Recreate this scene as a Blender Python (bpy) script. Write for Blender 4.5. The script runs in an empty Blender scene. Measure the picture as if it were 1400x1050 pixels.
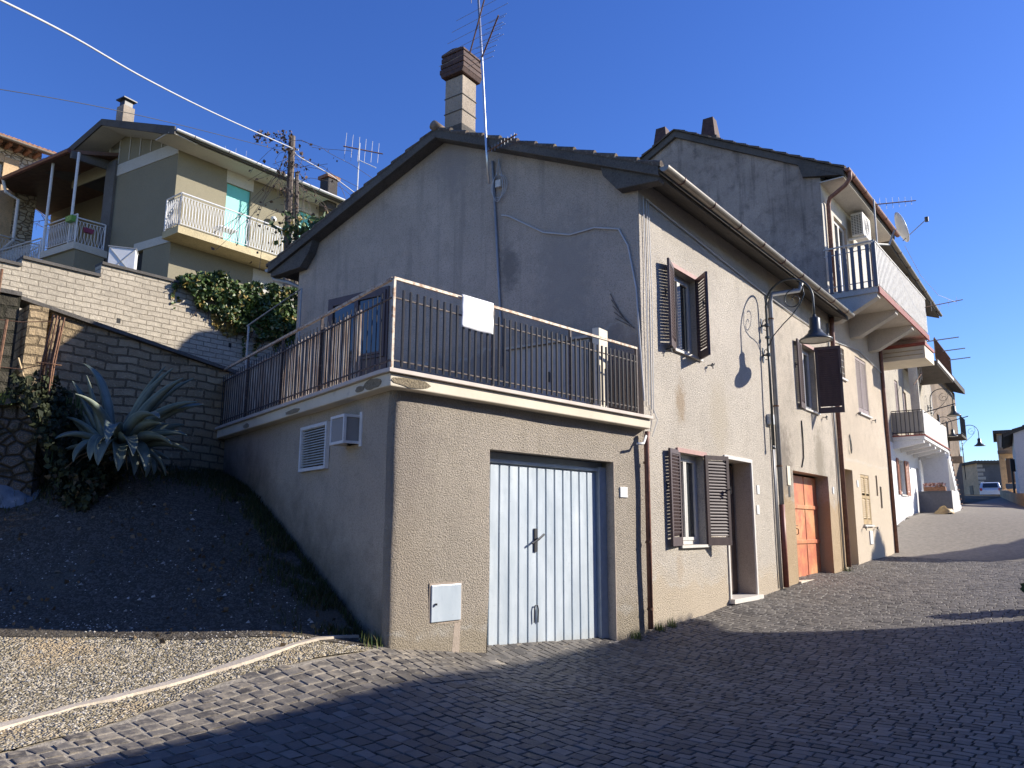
import bpy, bmesh, math, random
import numpy as np
from mathutils import Vector, Matrix, noise
random.seed(7)
R = math.radians
sc = bpy.context.scene
col = bpy.data.collections.new("street_corner"); sc.collection.children.link(col)

# ------------------------------------------------------------------ frames
class Frame:
    """wall frame: s along the wall, o outward from it, z up (metres)"""
    def __init__(f, x, y, az, side=1, z=0.0):
        f.x, f.y, f.az, f.side, f.z = x, y, az, side, z
        a = R(az); f.d = (math.sin(a), math.cos(a)); f.n = (math.cos(a)*side, -math.sin(a)*side)
    def P(f, s, o, z):
        return Vector((f.x+f.d[0]*s+f.n[0]*o, f.y+f.d[1]*s+f.n[1]*o, f.z+z))
    def hinge(f, s, o, z, ang):
        """frame hinged on the wall, its s axis turned outward by ang degrees from +s"""
        p = f.P(s, o, z); return Frame(p.x, p.y, f.az+ang*f.side, f.side, p.z)
WORLD = Frame(0, 0, 90)   # s=+X, n=(0,-1): o = -Y

A = (-1.21, 7.81); B = (1.91, 11.06)
FG = Frame(A[0], A[1], 43.8)            # garage front
FS = Frame(B[0], B[1], 38)              # street facades
FE = Frame(B[0], B[1], -55, -1)         # gable wall of the first house (s runs away from the street)
FL = Frame(A[0], A[1], -36, -1)         # side wall of the garage
FB = Frame(-10.64, 16.0, 40)            # tall block wall
FO = Frame(-6.5, 10.56, 42)             # old garden wall
FC = Frame(-13.05, 28.0, 38)            # olive house, balcony side
FD = Frame(-13.05, 28.0, -59, -1)       # olive house, gable side
def pS(s, o=0): v = FS.P(s, o, 0); return (v.x, v.y)
FE2 = Frame(*pS(9.9), -55, -1)          # gable of the second house

# ------------------------------------------------------------------ ground height
CP = []
for s, z in ((0,-1.17),(1.36,-1.36),(2.5,-1.42),(3.75,-1.47)): v = FG.P(s,0,0); CP.append((v.x,v.y,z))
for s, z in ((0,-1.42),(2,-1.33),(2.8,-1.26),(4,-1.23),(5.3,-1.16),(6.3,-1.1),(8.7,-1.02),(10,-.96),(12.4,-.81),(14.6,-.72)): CP.append((*pS(s),z))
for s, o, z in ((18.6,-.6,.04),(20.3,.5,.30),(24.3,.5,.63),(14.6,5,-.75),(18.6,6,-.05),(5,7,-1.3),(10,7,-1.0),(23,7,.5),(2,5,-1.5),(-3,4,-1.62),(2,8,-1.5)): CP.append((*pS(s,o),z))
CP += [(-3.05,7.49,-1.03),(-4.6,7.2,-.99),(-2.0,7.6,-1.06)]
for s, z in ((.44,-1.1),(1.0,-.86),(2.63,-.2),(5.55,.72),(7,1.0)): v = FL.P(s,0,0); CP.append((v.x,v.y,z))
CP += [(-4.3,9.0,-.28),(-6.6,8.7,-.3),(-5.4,10.2,.64),(-7.8,10.2,.70),(-5.2,12.8,.9),(-10,14,1.0),(0,0,-1.6),(-3,4,-1.38),(-2,5.5,-1.38),(-6,5,-1.15),(3,4,-1.63),(0,-8,-1.8),(10,0,-1.7),(-8,-4,-1.5),(-12,8,-.8),(30,45,1.6),(36,58,2.5),(24,58,2.5),(50,90,3.2),(20,90,3.2),(30,30,.2),(34,22,-.3),(-12,25,2),(0,40,2.5)]
CPa = np.array(CP)
def _K(a, b):
    r2 = ((a[:,None,:]-b[None])**2).sum(-1); return .5*r2*np.log(r2+1e-9)
_n = len(CPa); _Q = np.hstack([np.ones((_n,1)), CPa[:,:2]])
_M = np.block([[_K(CPa[:,:2],CPa[:,:2])+np.eye(_n)*.02, _Q],[_Q.T, np.zeros((3,3))]])
_S = np.linalg.solve(_M, np.concatenate([CPa[:,2], np.zeros(3)]))
def zf(x, y):
    q = np.stack([np.ravel(x), np.ravel(y)], 1).astype(float)
    out = np.empty(len(q))
    for i in range(0, len(q), 20000):
        c = q[i:i+20000]
        out[i:i+20000] = _K(c, CPa[:,:2])@_S[:_n]+np.hstack([np.ones((len(c),1)), c])@_S[_n:]
    return np.clip(out, -2.6, 3.6).reshape(np.shape(x))
def gz(x, y): return float(zf(np.array([x]), np.array([y]))[0])

# ------------------------------------------------------------------ objects
def tag(o, label=None, cat=None, group=None, kind=None):
    if label: o["label"] = label
    if cat: o["category"] = cat
    if group: o["group"] = group
    if kind: o["kind"] = kind
    return o
def thing(name, loc, label, cat, group=None, rotz=0, kind=None):
    e = bpy.data.objects.new(name, None); col.objects.link(e); e.empty_display_size = .2
    e.location = loc; e.rotation_euler = (0, 0, rotz)
    return tag(e, label, cat, group, kind)
def org(o):
    v = Vector((0,0,0))
    while o is not None: v += Vector(o.location); o = o.parent
    return v

class MB:
    def __init__(m): m.v = []; m.f = []; m.uv = {}; m.c = None
    def add(m, pts, uvs=None):
        i = len(m.v)
        for k, p in enumerate(pts):
            if uvs: m.uv[i+k] = uvs[k]
            m.v.append(tuple(p))
        return i
    def box(m, fr, s0, s1, o0, o1, z0, z1, slope=None):
        pts = []; uv = []
        for s in (s0, s1):
            for o in (o0, o1):
                for z in (z0, z1):
                    pts.append(fr.P(s, o, z)); uv.append((s+o, z))
        i = m.add(pts, uv)
        for q in ((0,1,3,2),(4,6,7,5),(0,4,5,1),(2,3,7,6),(0,2,6,4),(1,5,7,3)): m.f.append(tuple(i+k for k in q))
        return m
    def quad(m, fr, pts):
        i = m.add([fr.P(*p) for p in pts], [(p[0]+p[1], p[2]) for p in pts]); m.f.append(tuple(range(i, i+len(pts)))); return m
    def prism(m, fr, poly, o0, o1):
        """polygon of (s,z) extruded from o0 to o1"""
        n = len(poly)
        i = m.add([fr.P(s, o0, z) for s, z in poly], [(s, z) for s, z in poly])
        j = m.add([fr.P(s, o1, z) for s, z in poly], [(s, z) for s, z in poly])
        m.f.append(tuple(range(i, i+n))); m.f.append(tuple(range(j+n-1, j-1, -1)))
        for k in range(n): m.f.append((i+k, i+(k+1)%n, j+(k+1)%n, j+k))
        return m
    def hprism(m, pts, z0, z1):
        """polygon of (x,y) points extruded in z"""
        n = len(pts)
        i = m.add([(x, y, z0) for x, y in pts], [(x, y) for x, y in pts]); j = m.add([(x, y, z1) for x, y in pts], [(x, y) for x, y in pts])
        m.f.append(tuple(range(i, i+n))); m.f.append(tuple(range(j+n-1, j-1, -1)))
        for k in range(n): m.f.append((i+k, i+(k+1)%n, j+(k+1)%n, j+k))
        return m
    def tube(m, pts, r, n=8, cap=True, taper=None):
        pts = [Vector(p) for p in pts]; L = len(pts); rings = []
        prev = None
        for k, p in enumerate(pts):
            t = (pts[min(k+1, L-1)]-pts[max(k-1, 0)]).normalized()
            if prev is None:
                a = Vector((0,0,1)) if abs(t.z) < .9 else Vector((1,0,0)); u = t.cross(a).normalized()
            else:
                u = (prev - t*prev.dot(t)).normalized()
            prev = u; w = t.cross(u)
            rr = r if taper is None else r*(1+(taper-1)*k/(L-1))
            if callable(r): rr = r(k/(L-1))
            rings.append(m.add([p+(u*math.cos(2*math.pi*q/n)+w*math.sin(2*math.pi*q/n))*rr for q in range(n)], [(q*.02, k*.1) for q in range(n)]))
        for k in range(L-1):
            for q in range(n): m.f.append((rings[k]+q, rings[k]+(q+1)%n, rings[k+1]+(q+1)%n, rings[k+1]+q))
        if cap: m.f.append(tuple(rings[0]+q for q in range(n-1,-1,-1))); m.f.append(tuple(rings[-1]+q for q in range(n)))
        return m
    def lathe(m, c, prof, n=20, axis=None):
        """profile of (r, z) about a vertical axis through c"""
        c = Vector(c); rings = []
        for r, z in prof: rings.append(m.add([c+Vector((r*math.cos(2*math.pi*q/n), r*math.sin(2*math.pi*q/n), z)) for q in range(n)]))
        for k in range(len(prof)-1):
            for q in range(n): m.f.append((rings[k]+q, rings[k]+(q+1)%n, rings[k+1]+(q+1)%n, rings[k+1]+q))
        return m
    def wall(m, fr, s0, s1, z0, z1, holes=(), depth=.25, step=.45, wob=.006, top=None):
        """outer skin with openings (sa, sb, za, zb) and their reveals"""
        def cuts(a, b, hs):
            c = sorted({a, b, *[h for h in hs if a < h < b]}); out = []
            for p, q in zip(c, c[1:]):
                k = max(1, int(math.ceil((q-p)/step))); out += [p+(q-p)*t/k for t in range(k)]
            return out+[b]
        S = cuts(s0, s1, [h[0] for h in holes]+[h[1] for h in holes]); Z = cuts(z0, z1, [h[2] for h in holes]+[h[3] for h in holes])
        idx = {}
        def V(a, b):
            if (a, b) not in idx:
                s, z = S[a], Z[b]
                p = fr.P(s, 0, z)
                if wob: p = p + Vector((noise.noise(p*.9), noise.noise(p*.9+Vector((9,3,1))), 0))*wob*2
                idx[a, b] = m.add([p], [(s, z)])
            return idx[a, b]
        for a in range(len(S)-1):
            for b in range(len(Z)-1):
                cs, cz = (S[a]+S[a+1])/2, (Z[b]+Z[b+1])/2
                if any(h[0] < cs < h[1] and h[2] < cz < h[3] for h in holes): continue
                m.f.append((V(a,b), V(a+1,b), V(a+1,b+1), V(a,b+1)))
        for h in holes:
            d = h[4] if len(h) > 4 else depth
            a, b, c, e = h[:4]
            for q in (((a,.0,c),(a,-d,c),(a,-d,e),(a,.0,e)), ((b,.0,c),(b,-d,c),(b,-d,e),(b,.0,e)), ((a,.0,e),(b,.0,e),(b,-d,e),(a,-d,e)), ((a,.0,c),(b,.0,c),(b,-d,c),(a,-d,c))):
                m.quad(fr, q)
        return m
    def build(m, name, mat, parent=None, smooth=False, bevel=0, recalc=True, colors=None):
        me = bpy.data.meshes.new(name)
        o0 = org(parent) if parent is not None else None
        base = Vector((0,0,0)) if parent is not None else None
        vs = [Vector(v) for v in m.v]
        if parent is not None: vs = [v-o0 for v in vs]; loc = (0,0,0)
        else:
            xs = [v.x for v in vs]; ys = [v.y for v in vs]; zs = [v.z for v in vs]
            loc = Vector(((min(xs)+max(xs))/2, (min(ys)+max(ys))/2, min(zs))) if vs else Vector((0,0,0))
            vs = [v-loc for v in vs]
        me.from_pydata([tuple(v) for v in vs], [], m.f)
        if m.uv:
            ul = me.uv_layers.new(name="UVMap")
            li = np.empty(len(me.loops), dtype=np.int32); me.loops.foreach_get("vertex_index", li)
            arr = np.zeros((len(vs), 2), dtype=np.float32)
            for k, t in m.uv.items(): arr[k] = t
            ul.data.foreach_set("uv", arr[li].ravel())
        if m.c is not None:
            at = me.color_attributes.new("tint", 'FLOAT_COLOR', 'POINT')
            c = np.ones((len(vs), 4), dtype=np.float32); c[:, 0] = np.array(m.c, dtype=np.float32)[:, 0]; c[:, 1] = np.array(m.c, dtype=np.float32)[:, 1]; c[:, 2] = 0
            at.data.foreach_set("color", c.ravel())
        if recalc:
            bm = bmesh.new(); bm.from_mesh(me)
            bmesh.ops.recalc_face_normals(bm, faces=bm.faces); bm.to_mesh(me); bm.free()
        if smooth: me.polygons.foreach_set("use_smooth", [True]*len(me.polygons))
        for mm in (mat if isinstance(mat, (list, tuple)) else [mat]): me.materials.append(mm)
        ob = bpy.data.objects.new(name, me); col.objects.link(ob); ob.location = loc
        if parent is not None: ob.parent = parent
        if bevel:
            b = ob.modifiers.new("bevel", 'BEVEL'); b.width = bevel; b.segments = 2; b.limit_method = 'ANGLE'; b.angle_limit = R(40)
        return ob
def box(name, mat, parent, fr, s0, s1, o0, o1, z0, z1, bevel=0):
    return MB().box(fr, s0, s1, o0, o1, z0, z1).build(name, mat, parent, bevel=bevel)

# ------------------------------------------------------------------ materials
class NT:
    def __init__(t, name):
        t.m = bpy.data.materials.new(name); t.m.use_nodes = True; t.t = t.m.node_tree; t.t.nodes.clear()
        t.out = t.t.nodes.new('ShaderNodeOutputMaterial'); t.b = t.t.nodes.new('ShaderNodeBsdfPrincipled')
        t.t.links.new(t.b.outputs[0], t.out.inputs[0]); t._pos = None
    def set(t, node, key, val):
        if isinstance(val, bpy.types.NodeSocket): t.t.links.new(val, node.inputs[key])
        elif val is not None:
            i = node.inputs[key]
            if i.type == 'RGBA' and len(val) == 3: val = (*val, 1)
            i.default_value = val
    def n(t, typ, ins=None, **props):
        nd = t.t.nodes.new('ShaderNode'+typ)
        for k, v in props.items(): setattr(nd, k, v)
        for k, v in (ins or {}).items(): t.set(nd, k, v)
        return nd
    @property
    def pos(t):
        if t._pos is None: t._pos = t.n('NewGeometry').outputs['Position']
        return t._pos
    def uv(t): return t.n('UVMap').outputs[0]
    def obj(t): return t.n('TexCoord').outputs['Object']
    def map(t, vec, scale=(1,1,1), loc=(0,0,0), rot=(0,0,0)): return t.n('Mapping', {'Vector': vec, 'Scale': scale, 'Location': loc, 'Rotation': rot}).outputs[0]
    def noise(t, sc_, det=3, ro=.55, vec=None, dist=0): return t.n('TexNoise', {'Vector': vec if vec is not None else t.pos, 'Scale': sc_, 'Detail': det, 'Roughness': ro, 'Distortion': dist}).outputs[0]
    def vor(t, sc_, vec=None, feature='F1', out='Distance', rnd=1): return t.n('TexVoronoi', {'Vector': vec if vec is not None else t.pos, 'Scale': sc_, 'Randomness': rnd}, feature=feature).outputs[out]
    def ramp(t, fac, stops):
        nd = t.n('ValToRGB', {'Fac': fac}); cr = nd.color_ramp
        while len(cr.elements) < len(stops): cr.elements.new(.5)
        for e, (p, c) in zip(cr.elements, stops):
            e.position = p; e.color = (c, c, c, 1) if isinstance(c, (int, float)) else (*c, 1)
        return nd.outputs[0]
    def mix(t, fac, a, b, mode='MIX'):
        nd = t.n('Mix', data_type='RGBA', blend_type=mode)
        t.set(nd, 0, fac); t.set(nd, 6, a); t.set(nd, 7, b); return nd.outputs[2]
    def math(t, op, a, b=0.0, clamp=False):
        nd = t.n('Math', operation=op, use_clamp=clamp); t.set(nd, 0, a); t.set(nd, 1, b); return nd.outputs[0]
    def sep(t, vec): return t.n('SeparateXYZ', {0: vec}).outputs
    def bump(t, h, strength=.5, dist=.01, nrm=None):
        nd = t.n('Bump', {'Height': h, 'Strength': strength, 'Distance': dist})
        if nrm is not None: t.set(nd, 'Normal', nrm)
        return nd.outputs[0]
    def fin(t, color=None, rough=.8, metal=0, normal=None, spec=None, **kw):
        t.set(t.b, 'Base Color', color); t.set(t.b, 'Roughness', rough); t.set(t.b, 'Metallic', metal)
        if normal is not None: t.set(t.b, 'Normal', normal)
        if spec is not None: t.set(t.b, 'Specular IOR Level', spec)
        for k, v in kw.items(): t.set(t.b, k.replace('_', ' '), v)
        return t.m

def stucco(name, c, grain=70, gd=.012, blot=.35, dirt=(.12,.11,.09), low=None, lowz=-.9, lowamp=.25, damp=None, streak=0, spots=None):
    t = NT(name)
    g1 = t.noise(grain, 4, .75); g2 = t.noise(grain*2.2, 3, .7); v = t.vor(grain*1.1)
    h = t.math('ADD', t.math('MULTIPLY', g1, .75), t.math('ADD', t.math('MULTIPLY', g2, .75), t.math('MULTIPLY', v, -.45)))
    big = t.noise(.7, 4, .6); mid = t.noise(3.3, 5, .65)
    cc = t.mix(t.ramp(big, [(.3,0),(.72,1)]), tuple(x*(1-blot*.5) for x in c), tuple(min(1, x*(1+blot*.28)) for x in c))
    cc = t.mix(t.math('MULTIPLY', t.ramp(mid, [(.5,0),(.75,1)]), blot), cc, dirt)
    cc = t.mix(t.ramp(g1, [(.36,.6),(.5,0)]), cc, tuple(x*.42 for x in c))
    cc = t.mix(t.ramp(g2, [(.54,0),(.66,.6)]), cc, tuple(min(1, x*1.45) for x in c))
    z = t.sep(t.pos)[2]
    if streak:
        st = t.noise(1.0, 4, .6, vec=t.map(t.pos, (5,5,.35)))
        cc = t.mix(t.math('MULTIPLY', t.ramp(st, [(.52,0),(.72,1)]), streak), cc, dirt)
    if spots:
        for (sx, sy, sz, sr, scol) in spots:
            dd = t.n('VectorMath', {0: t.n('VectorMath', {0: t.pos, 1: (sx,sy,sz)}, operation='SUBTRACT').outputs[0], 1: (1,1,.55)}, operation='MULTIPLY').outputs[0]
            ln = t.math('ADD', t.n('VectorMath', {0: dd}, operation='LENGTH').outputs['Value'], t.math('MULTIPLY', t.math('SUBTRACT', t.noise(7,5,.7), .5), sr*1.6))
            cc = t.mix(t.n('MapRange', {'Value': ln, 'From Min': sr, 'From Max': sr*.4, 'To Max': .75}).outputs[0], cc, scol)
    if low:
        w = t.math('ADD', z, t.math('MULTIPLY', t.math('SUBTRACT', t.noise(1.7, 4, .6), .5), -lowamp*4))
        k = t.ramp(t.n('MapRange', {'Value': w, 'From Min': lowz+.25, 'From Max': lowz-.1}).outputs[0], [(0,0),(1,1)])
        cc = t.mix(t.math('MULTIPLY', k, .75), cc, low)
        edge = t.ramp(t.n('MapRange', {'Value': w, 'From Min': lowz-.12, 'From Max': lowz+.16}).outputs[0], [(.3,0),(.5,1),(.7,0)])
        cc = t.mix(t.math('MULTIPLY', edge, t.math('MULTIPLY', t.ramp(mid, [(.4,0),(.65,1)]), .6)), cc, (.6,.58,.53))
    if damp:
        w = t.math('ADD', z, t.math('MULTIPLY', t.math('SUBTRACT', t.noise(2.2, 4, .7), .5), -1.2))
        w = t.math('SUBTRACT', w, damp[0](t))
        k = t.n('MapRange', {'Value': w, 'From Min': damp[1], 'From Max': 0.0}).outputs[0]
        cc = t.mix(t.math('MULTIPLY', k, .75), cc, (.05,.05,.04))
    return t.fin(cc, .93, normal=t.bump(h, 1.0, gd), spec=.2)

def plain(name, c, rough=.6, var=.15, sc_=8, metal=0, bump=0, spec=None, c2=None, thr=(.5,.75)):
    t = NT(name); n1 = t.noise(sc_, 5, .65)
    cc = t.mix(t.ramp(n1, [(.3,0),(.7,1)]), tuple(x*(1-var) for x in c), tuple(min(1,x*(1+var)) for x in c))
    if c2: cc = t.mix(t.ramp(t.noise(sc_*1.7, 6, .7), [(thr[0],0),(thr[1],1)]), cc, c2)
    nr = t.bump(t.noise(sc_*8, 3), bump, .01) if bump else None
    return t.fin(cc, rough, metal, nr, spec)

def blocks(name, c1, c2, mortar, bw, bh, msize=.012, rough=.9, bump=.02, dirt=.4, offset=.5, warp=.03, scale_v=1.0):
    t = NT(name); uv = t.uv()
    wv = t.n('TexNoise', {'Vector': uv, 'Scale': 1.6, 'Detail': 2.0}).outputs[1]
    uvw = t.n('VectorMath', {0: uv, 1: t.n('VectorMath', {0: t.n('VectorMath', {0: wv, 1: (.5,.5,.5)}, operation='SUBTRACT').outputs[0], 1: (warp,warp,0)}, operation='MULTIPLY').outputs[0]}, operation='ADD').outputs[0]
    wf = t.n('TexNoise', {'Vector': uv, 'Scale': 22.0, 'Detail': 2.0}).outputs[1]
    uvw = t.n('VectorMath', {0: uvw, 1: t.n('VectorMath', {0: t.n('VectorMath', {0: wf, 1: (.5,.5,.5)}, operation='SUBTRACT').outputs[0], 1: (.018,.018,0)}, operation='MULTIPLY').outputs[0]}, operation='ADD').outputs[0]
    br = t.n('TexBrick', {'Vector': uvw, 'Scale': 1.0, 'Color1': c1, 'Color2': c2, 'Mortar': mortar, 'Mortar Size': msize, 'Mortar Smooth': .3, 'Brick Width': bw, 'Row Height': bh, 'Bias': 0.0}, offset=offset)
    n1 = t.noise(9, 6, .7); n2 = t.noise(1.1, 5, .65)
    cc = t.mix(t.ramp(n1, [(.35,.45),(.65,0)]), br.outputs[0], tuple(x*.55 for x in c1))
    cc = t.mix(t.math('MULTIPLY', t.ramp(n2, [(.45,0),(.7,1)]), dirt), cc, tuple(x*.35 for x in c2))
    cc = t.mix(t.ramp(t.noise(26, 3), [(.58,0),(.7,.35)]), cc, tuple(min(1,x*1.5) for x in c1))
    h = t.math('ADD', t.math('MULTIPLY', br.outputs[1], -1.0), t.math('ADD', t.math('MULTIPLY', n1, .5), t.math('MULTIPLY', t.noise(45, 3), .25)))
    return t.fin(cc, rough, normal=t.bump(h, 1.0, bump), spec=.2)
# ------------------------------------------------------------------ material set
def side_ground(t):
    x, y, z = t.sep(t.pos)
    s = t.math('ADD', t.math('MULTIPLY', t.math('SUBTRACT', x, A[0]), FL.d[0]), t.math('MULTIPLY', t.math('SUBTRACT', y, A[1]), FL.d[1]))
    return t.math('ADD', t.math('MULTIPLY', s, .37), -1.3)
M = {}
M['garage'] = stucco('roughcast_garage', (.52,.455,.375), 52, .034, .28, dirt=(.30,.26,.2), low=(.40,.34,.25), lowz=-1.08, lowamp=.16, streak=.25, spots=[(*FG.P(.1,0,.7),.55,(.36,.31,.26)),(*FG.P(.2,0,-.6),.5,(.40,.34,.27))])
M['side'] = stucco('render_side', (.48,.405,.325), 60, .010, .3, damp=(side_ground, .9))
M['facade'] = stucco('roughcast_facade', (.57,.515,.44), 46, .020, .3, spots=[(*FS.P(1.22,0,1.95),.22,(.36,.27,.18)),(*FS.P(2.7,0,1.9),.5,(.48,.42,.33)),(*FS.P(1.0,0,-.6),.16,(.47,.39,.30))], dirt=(.27,.23,.18), low=(.52,.43,.315), lowz=-.82)
M['facade_old'] = stucco('roughcast_worn', (.57,.50,.41), 46, .020, .5, spots=[(*FS.P(5.9,0,1.2),.6,(.2,.17,.14)),(*FS.P(8.3,0,1.6),.45,(.3,.26,.2))], dirt=(.25,.22,.18), low=(.47,.33,.18), lowz=.55, lowamp=.22)
M['facade2'] = stucco('render_tan', (.60,.505,.395), 60, .012, .35, dirt=(.36,.29,.2), low=(.62,.52,.39), lowz=1.7, lowamp=.06)
M['gable'] = stucco('render_gable', (.54,.455,.375), 46, .016, .45, dirt=(.27,.235,.2), streak=.5, low=(.27,.235,.205), lowz=2.9, lowamp=.25, spots=[(*FE.P(2.4,0,4.3),.28,(.2,.18,.16)),(*FE.P(1.3,0,4.0),.7,(.36,.32,.28)),(*FE.P(3.6,0,6.8),.6,(.34,.3,.27))])  # low: dimness behind the terrace railing put into the lower wall's colour
M['gable_dark'] = stucco('render_mouldy', (.46,.39,.33), 40, .014, .7, dirt=(.07,.07,.065), streak=.6)
M['ridge'] = plain('lichen_ridge_tile', (.24,.17,.12), .9, .4, 9, bump=.5, c2=(.1,.09,.07))
M['concrete'] = stucco('old_concrete', (.125,.115,.103), 30, .006, .5, dirt=(.04,.04,.04))
M['cream'] = plain('cream_painted_concrete', (.70,.62,.48), .75, .08, 2.5, bump=.15, c2=(.50,.43,.33), thr=(.6,.78))
M['farwhite'] = stucco('far_white_render', (.82,.78,.74), 50, .004, .1)
M['cream2'] = stucco('pale_cream_render', (.62,.58,.51), 60, .004, .2)
M['beige'] = stucco('beige_render', (.47,.42,.34), 50, .008, .3)
M['white'] = stucco('white_render', (.78,.78,.78), 50, .004, .12, dirt=(.45,.43,.4))
M['olive'] = stucco('olive_render', (.285,.255,.18), 50, .004, .15, dirt=(.22,.2,.13))
M['olive_white'] = stucco('off_white_band', (.6,.57,.5), 50, .003, .12)
M['yellowslab'] = stucco('yellow_painted_slab', (.6,.5,.3), 30, .004, .35)
M['brownwall'] = stucco('brown_patched_wall', (.26,.2,.15), 20, .02, .8)
M['orange_wall'] = stucco('ochre_render', (.66,.46,.27), 30, .01, .5)
M['darkgrey_wall'] = stucco('dark_grey_render', (.16,.155,.15), 20, .01, .5)
M['tuff'] = blocks('tuff_blocks', (.56,.49,.38), (.46,.40,.31), (.27,.23,.175), .37, .125, .011, bump=.045, warp=.06, dirt=.22)
M['shaded_wall'] = blocks('shaded_blocks', (.09,.08,.06), (.06,.055,.04), (.03,.03,.02), .36, .17, .022, bump=.07, warp=.11, dirt=.7)  # boundary wall's shade put into a near-black block colour
M['tuff_old'] = blocks('old_tuff_blocks', (.50,.375,.225), (.32,.24,.14), (.14,.105,.065), .31, .125, .016, bump=.06, warp=.14, dirt=.6)
def rubble():
    t = NT('rubble_stone')
    v = t.n('TexVoronoi', {'Vector': t.map(t.pos, (1,1,1.4)), 'Scale': 5.0}, feature='F1'); e = t.vor(5.0, vec=t.map(t.pos, (1,1,1.4)), feature='DISTANCE_TO_EDGE')
    c = t.mix(t.math('FRACT', t.math('MULTIPLY', v.outputs[0], 7.3)), (.09,.08,.07), (.17,.155,.14))
    c = t.mix(t.ramp(e, [(.03,1),(.12,0)]), c, (.06,.05,.035)); c = t.mix(t.ramp(t.noise(3,5,.7), [(.5,0),(.65,.8)]), c, (.03,.035,.015))
    return t.fin(c, .95, normal=t.bump(t.math('ADD', t.ramp(e, [(0,0),(.15,1)]), t.noise(30,3)), 1, .05), spec=.2)
M['rubble'] = rubble()
def limestone():
    t = NT('limestone_rubble')  # pale stone colours of its own, darker joints
    vec = t.map(t.pos, (1,1,1.6)); v = t.n('TexVoronoi', {'Vector': vec, 'Scale': 3.6}, feature='F1'); e = t.vor(3.6, vec=vec, feature='DISTANCE_TO_EDGE')
    c = t.mix(t.sep(v.outputs[1])[0], (.46,.38,.28), (.66,.58,.46)); c = t.mix(t.ramp(e, [(.02,1),(.09,0)]), c, (.26,.2,.14))
    return t.fin(c, .95, normal=t.bump(t.ramp(e, [(0,0),(.12,1)]), 1, .05), spec=.2)
M['limestone'] = limestone()
def tile():
    t = NT('weathered_roof_tile'); n1 = t.noise(6, 5, .7); n2 = t.noise(30, 3)
    c = t.mix(t.ramp(n1, [(.35,0),(.65,1)]), (.085,.07,.06), (.15,.115,.09)); c = t.mix(t.ramp(n2, [(.56,0),(.66,.7)]), c, (.26,.24,.18))
    return t.fin(c, .95, normal=t.bump(n2, .6, .01), spec=.15)
M['tile'] = tile()
M['terracotta'] = plain('terracotta', (.32,.16,.09), .85, .3, 12, bump=.4, c2=(.12,.08,.06))
M['cap_brown'] = plain('dark_brown_terracotta', (.085,.045,.036), .8, .35, 9, bump=.5, c2=(.03,.02,.02))
M['chim'] = stucco('chimney_render', (.38,.32,.255), 35, .008, .6, dirt=(.2,.17,.14))
M['chim_dark'] = stucco('sooty_chimney', (.1,.09,.085), 30, .02, .8)
M['gutter'] = plain('gutter_metal', (.25,.22,.18), .42, .2, 5, metal=.55, c2=(.25,.21,.16))
M['gutter_brown'] = plain('brown_gutter', (.15,.06,.045), .45, .2, 6, metal=.2)
M['copper'] = plain('rust_red_pipe', (.24,.11,.075), .6, .35, 9, c2=(.11,.06,.045))
M['pipe_red'] = plain('painted_red_pipe', (.22,.065,.045), .5, .2, 9)
M['pipe_grey'] = plain('grey_pipe', (.33,.33,.33), .45, .15, 9, metal=.2)
M['rust'] = plain('rusty_iron', (.2,.105,.06), .85, .5, 22, bump=.5, c2=(.09,.04,.025))
def railmat():
    t = NT('rusty_white_rail'); n1 = t.noise(16, 6, .75)
    c = t.mix(t.ramp(n1, [(.46,0),(.6,1)]), (.5,.44,.36), (.27,.16,.095)); return t.fin(c, .6, .2)
M['rail'] = railmat()
M['spall'] = stucco('broken_plaster', (.34,.28,.19), 30, .02, .5)
M['rustdark'] = plain('dark_rusty_iron', (.07,.05,.045), .7, .4, 20, c2=(.34,.26,.2), thr=(.56,.68))
M['iron'] = plain('black_iron', (.028,.028,.032), .45, .3, 20, spec=.5)
M['lamp'] = plain('dark_green_grey_lamp_metal', (.055,.065,.07), .38, .2, 20, metal=.3)
M['white_metal'] = plain('white_painted_metal', (.72,.72,.72), .45, .08, 10, c2=(.5,.48,.44), thr=(.6,.8))
M['white_dirty'] = plain('dirty_white_slats', (.56,.54,.5), .6, .15, 8, c2=(.33,.3,.27))
M['slate_slat'] = plain('blue_grey_slats', (.12,.125,.15), .6, .15, 12)
M['steel'] = plain('galvanised_steel', (.62,.62,.62), .32, .08, 14, metal=.85)
def galv():
    t = NT('galvanised_blue_door'); n1 = t.noise(3, 6, .7, vec=t.map(t.pos,(1,1,.25))); n2 = t.noise(40, 4, .7)
    c = t.mix(t.ramp(n1, [(.35,0),(.7,1)]), (.46,.53,.59), (.60,.66,.71)); c = t.mix(t.ramp(n2, [(.62,0),(.7,.35)]), c, (.16,.2,.25))
    z = t.sep(t.pos)[2]; k = t.n('MapRange', {'Value': t.math('ADD', z, t.math('MULTIPLY', t.noise(5,5,.7), .5)), 'From Min': -1.0, 'From Max': -1.35}).outputs[0]
    c = t.mix(t.math('MULTIPLY', k, .5), c, (.45,.4,.3))
    return t.fin(c, t.ramp(n1, [(.3,.30),(.7,.48)]), .1, t.bump(t.noise(2.5, 2), .25, .03))
M['galv'] = galv()
M['galv_dark'] = plain('grey_door_frame', (.42,.45,.48), .5, .1, 9, metal=.2)  # plain grey of the frame metal
def shutter():
    t = NT('brown_painted_wood'); n1 = t.noise(12, 5, .7, vec=t.map(t.pos, (1,1,.2)))
    return t.fin(t.mix(t.ramp(n1, [(.35,0),(.7,1)]), (.06,.038,.04), (.095,.062,.06)), .5)
M['shutter'] = shutter()
M['shutter_mauve'] = plain('mauve_painted_wood', (.24,.18,.175), .6, .2, 10)
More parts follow.
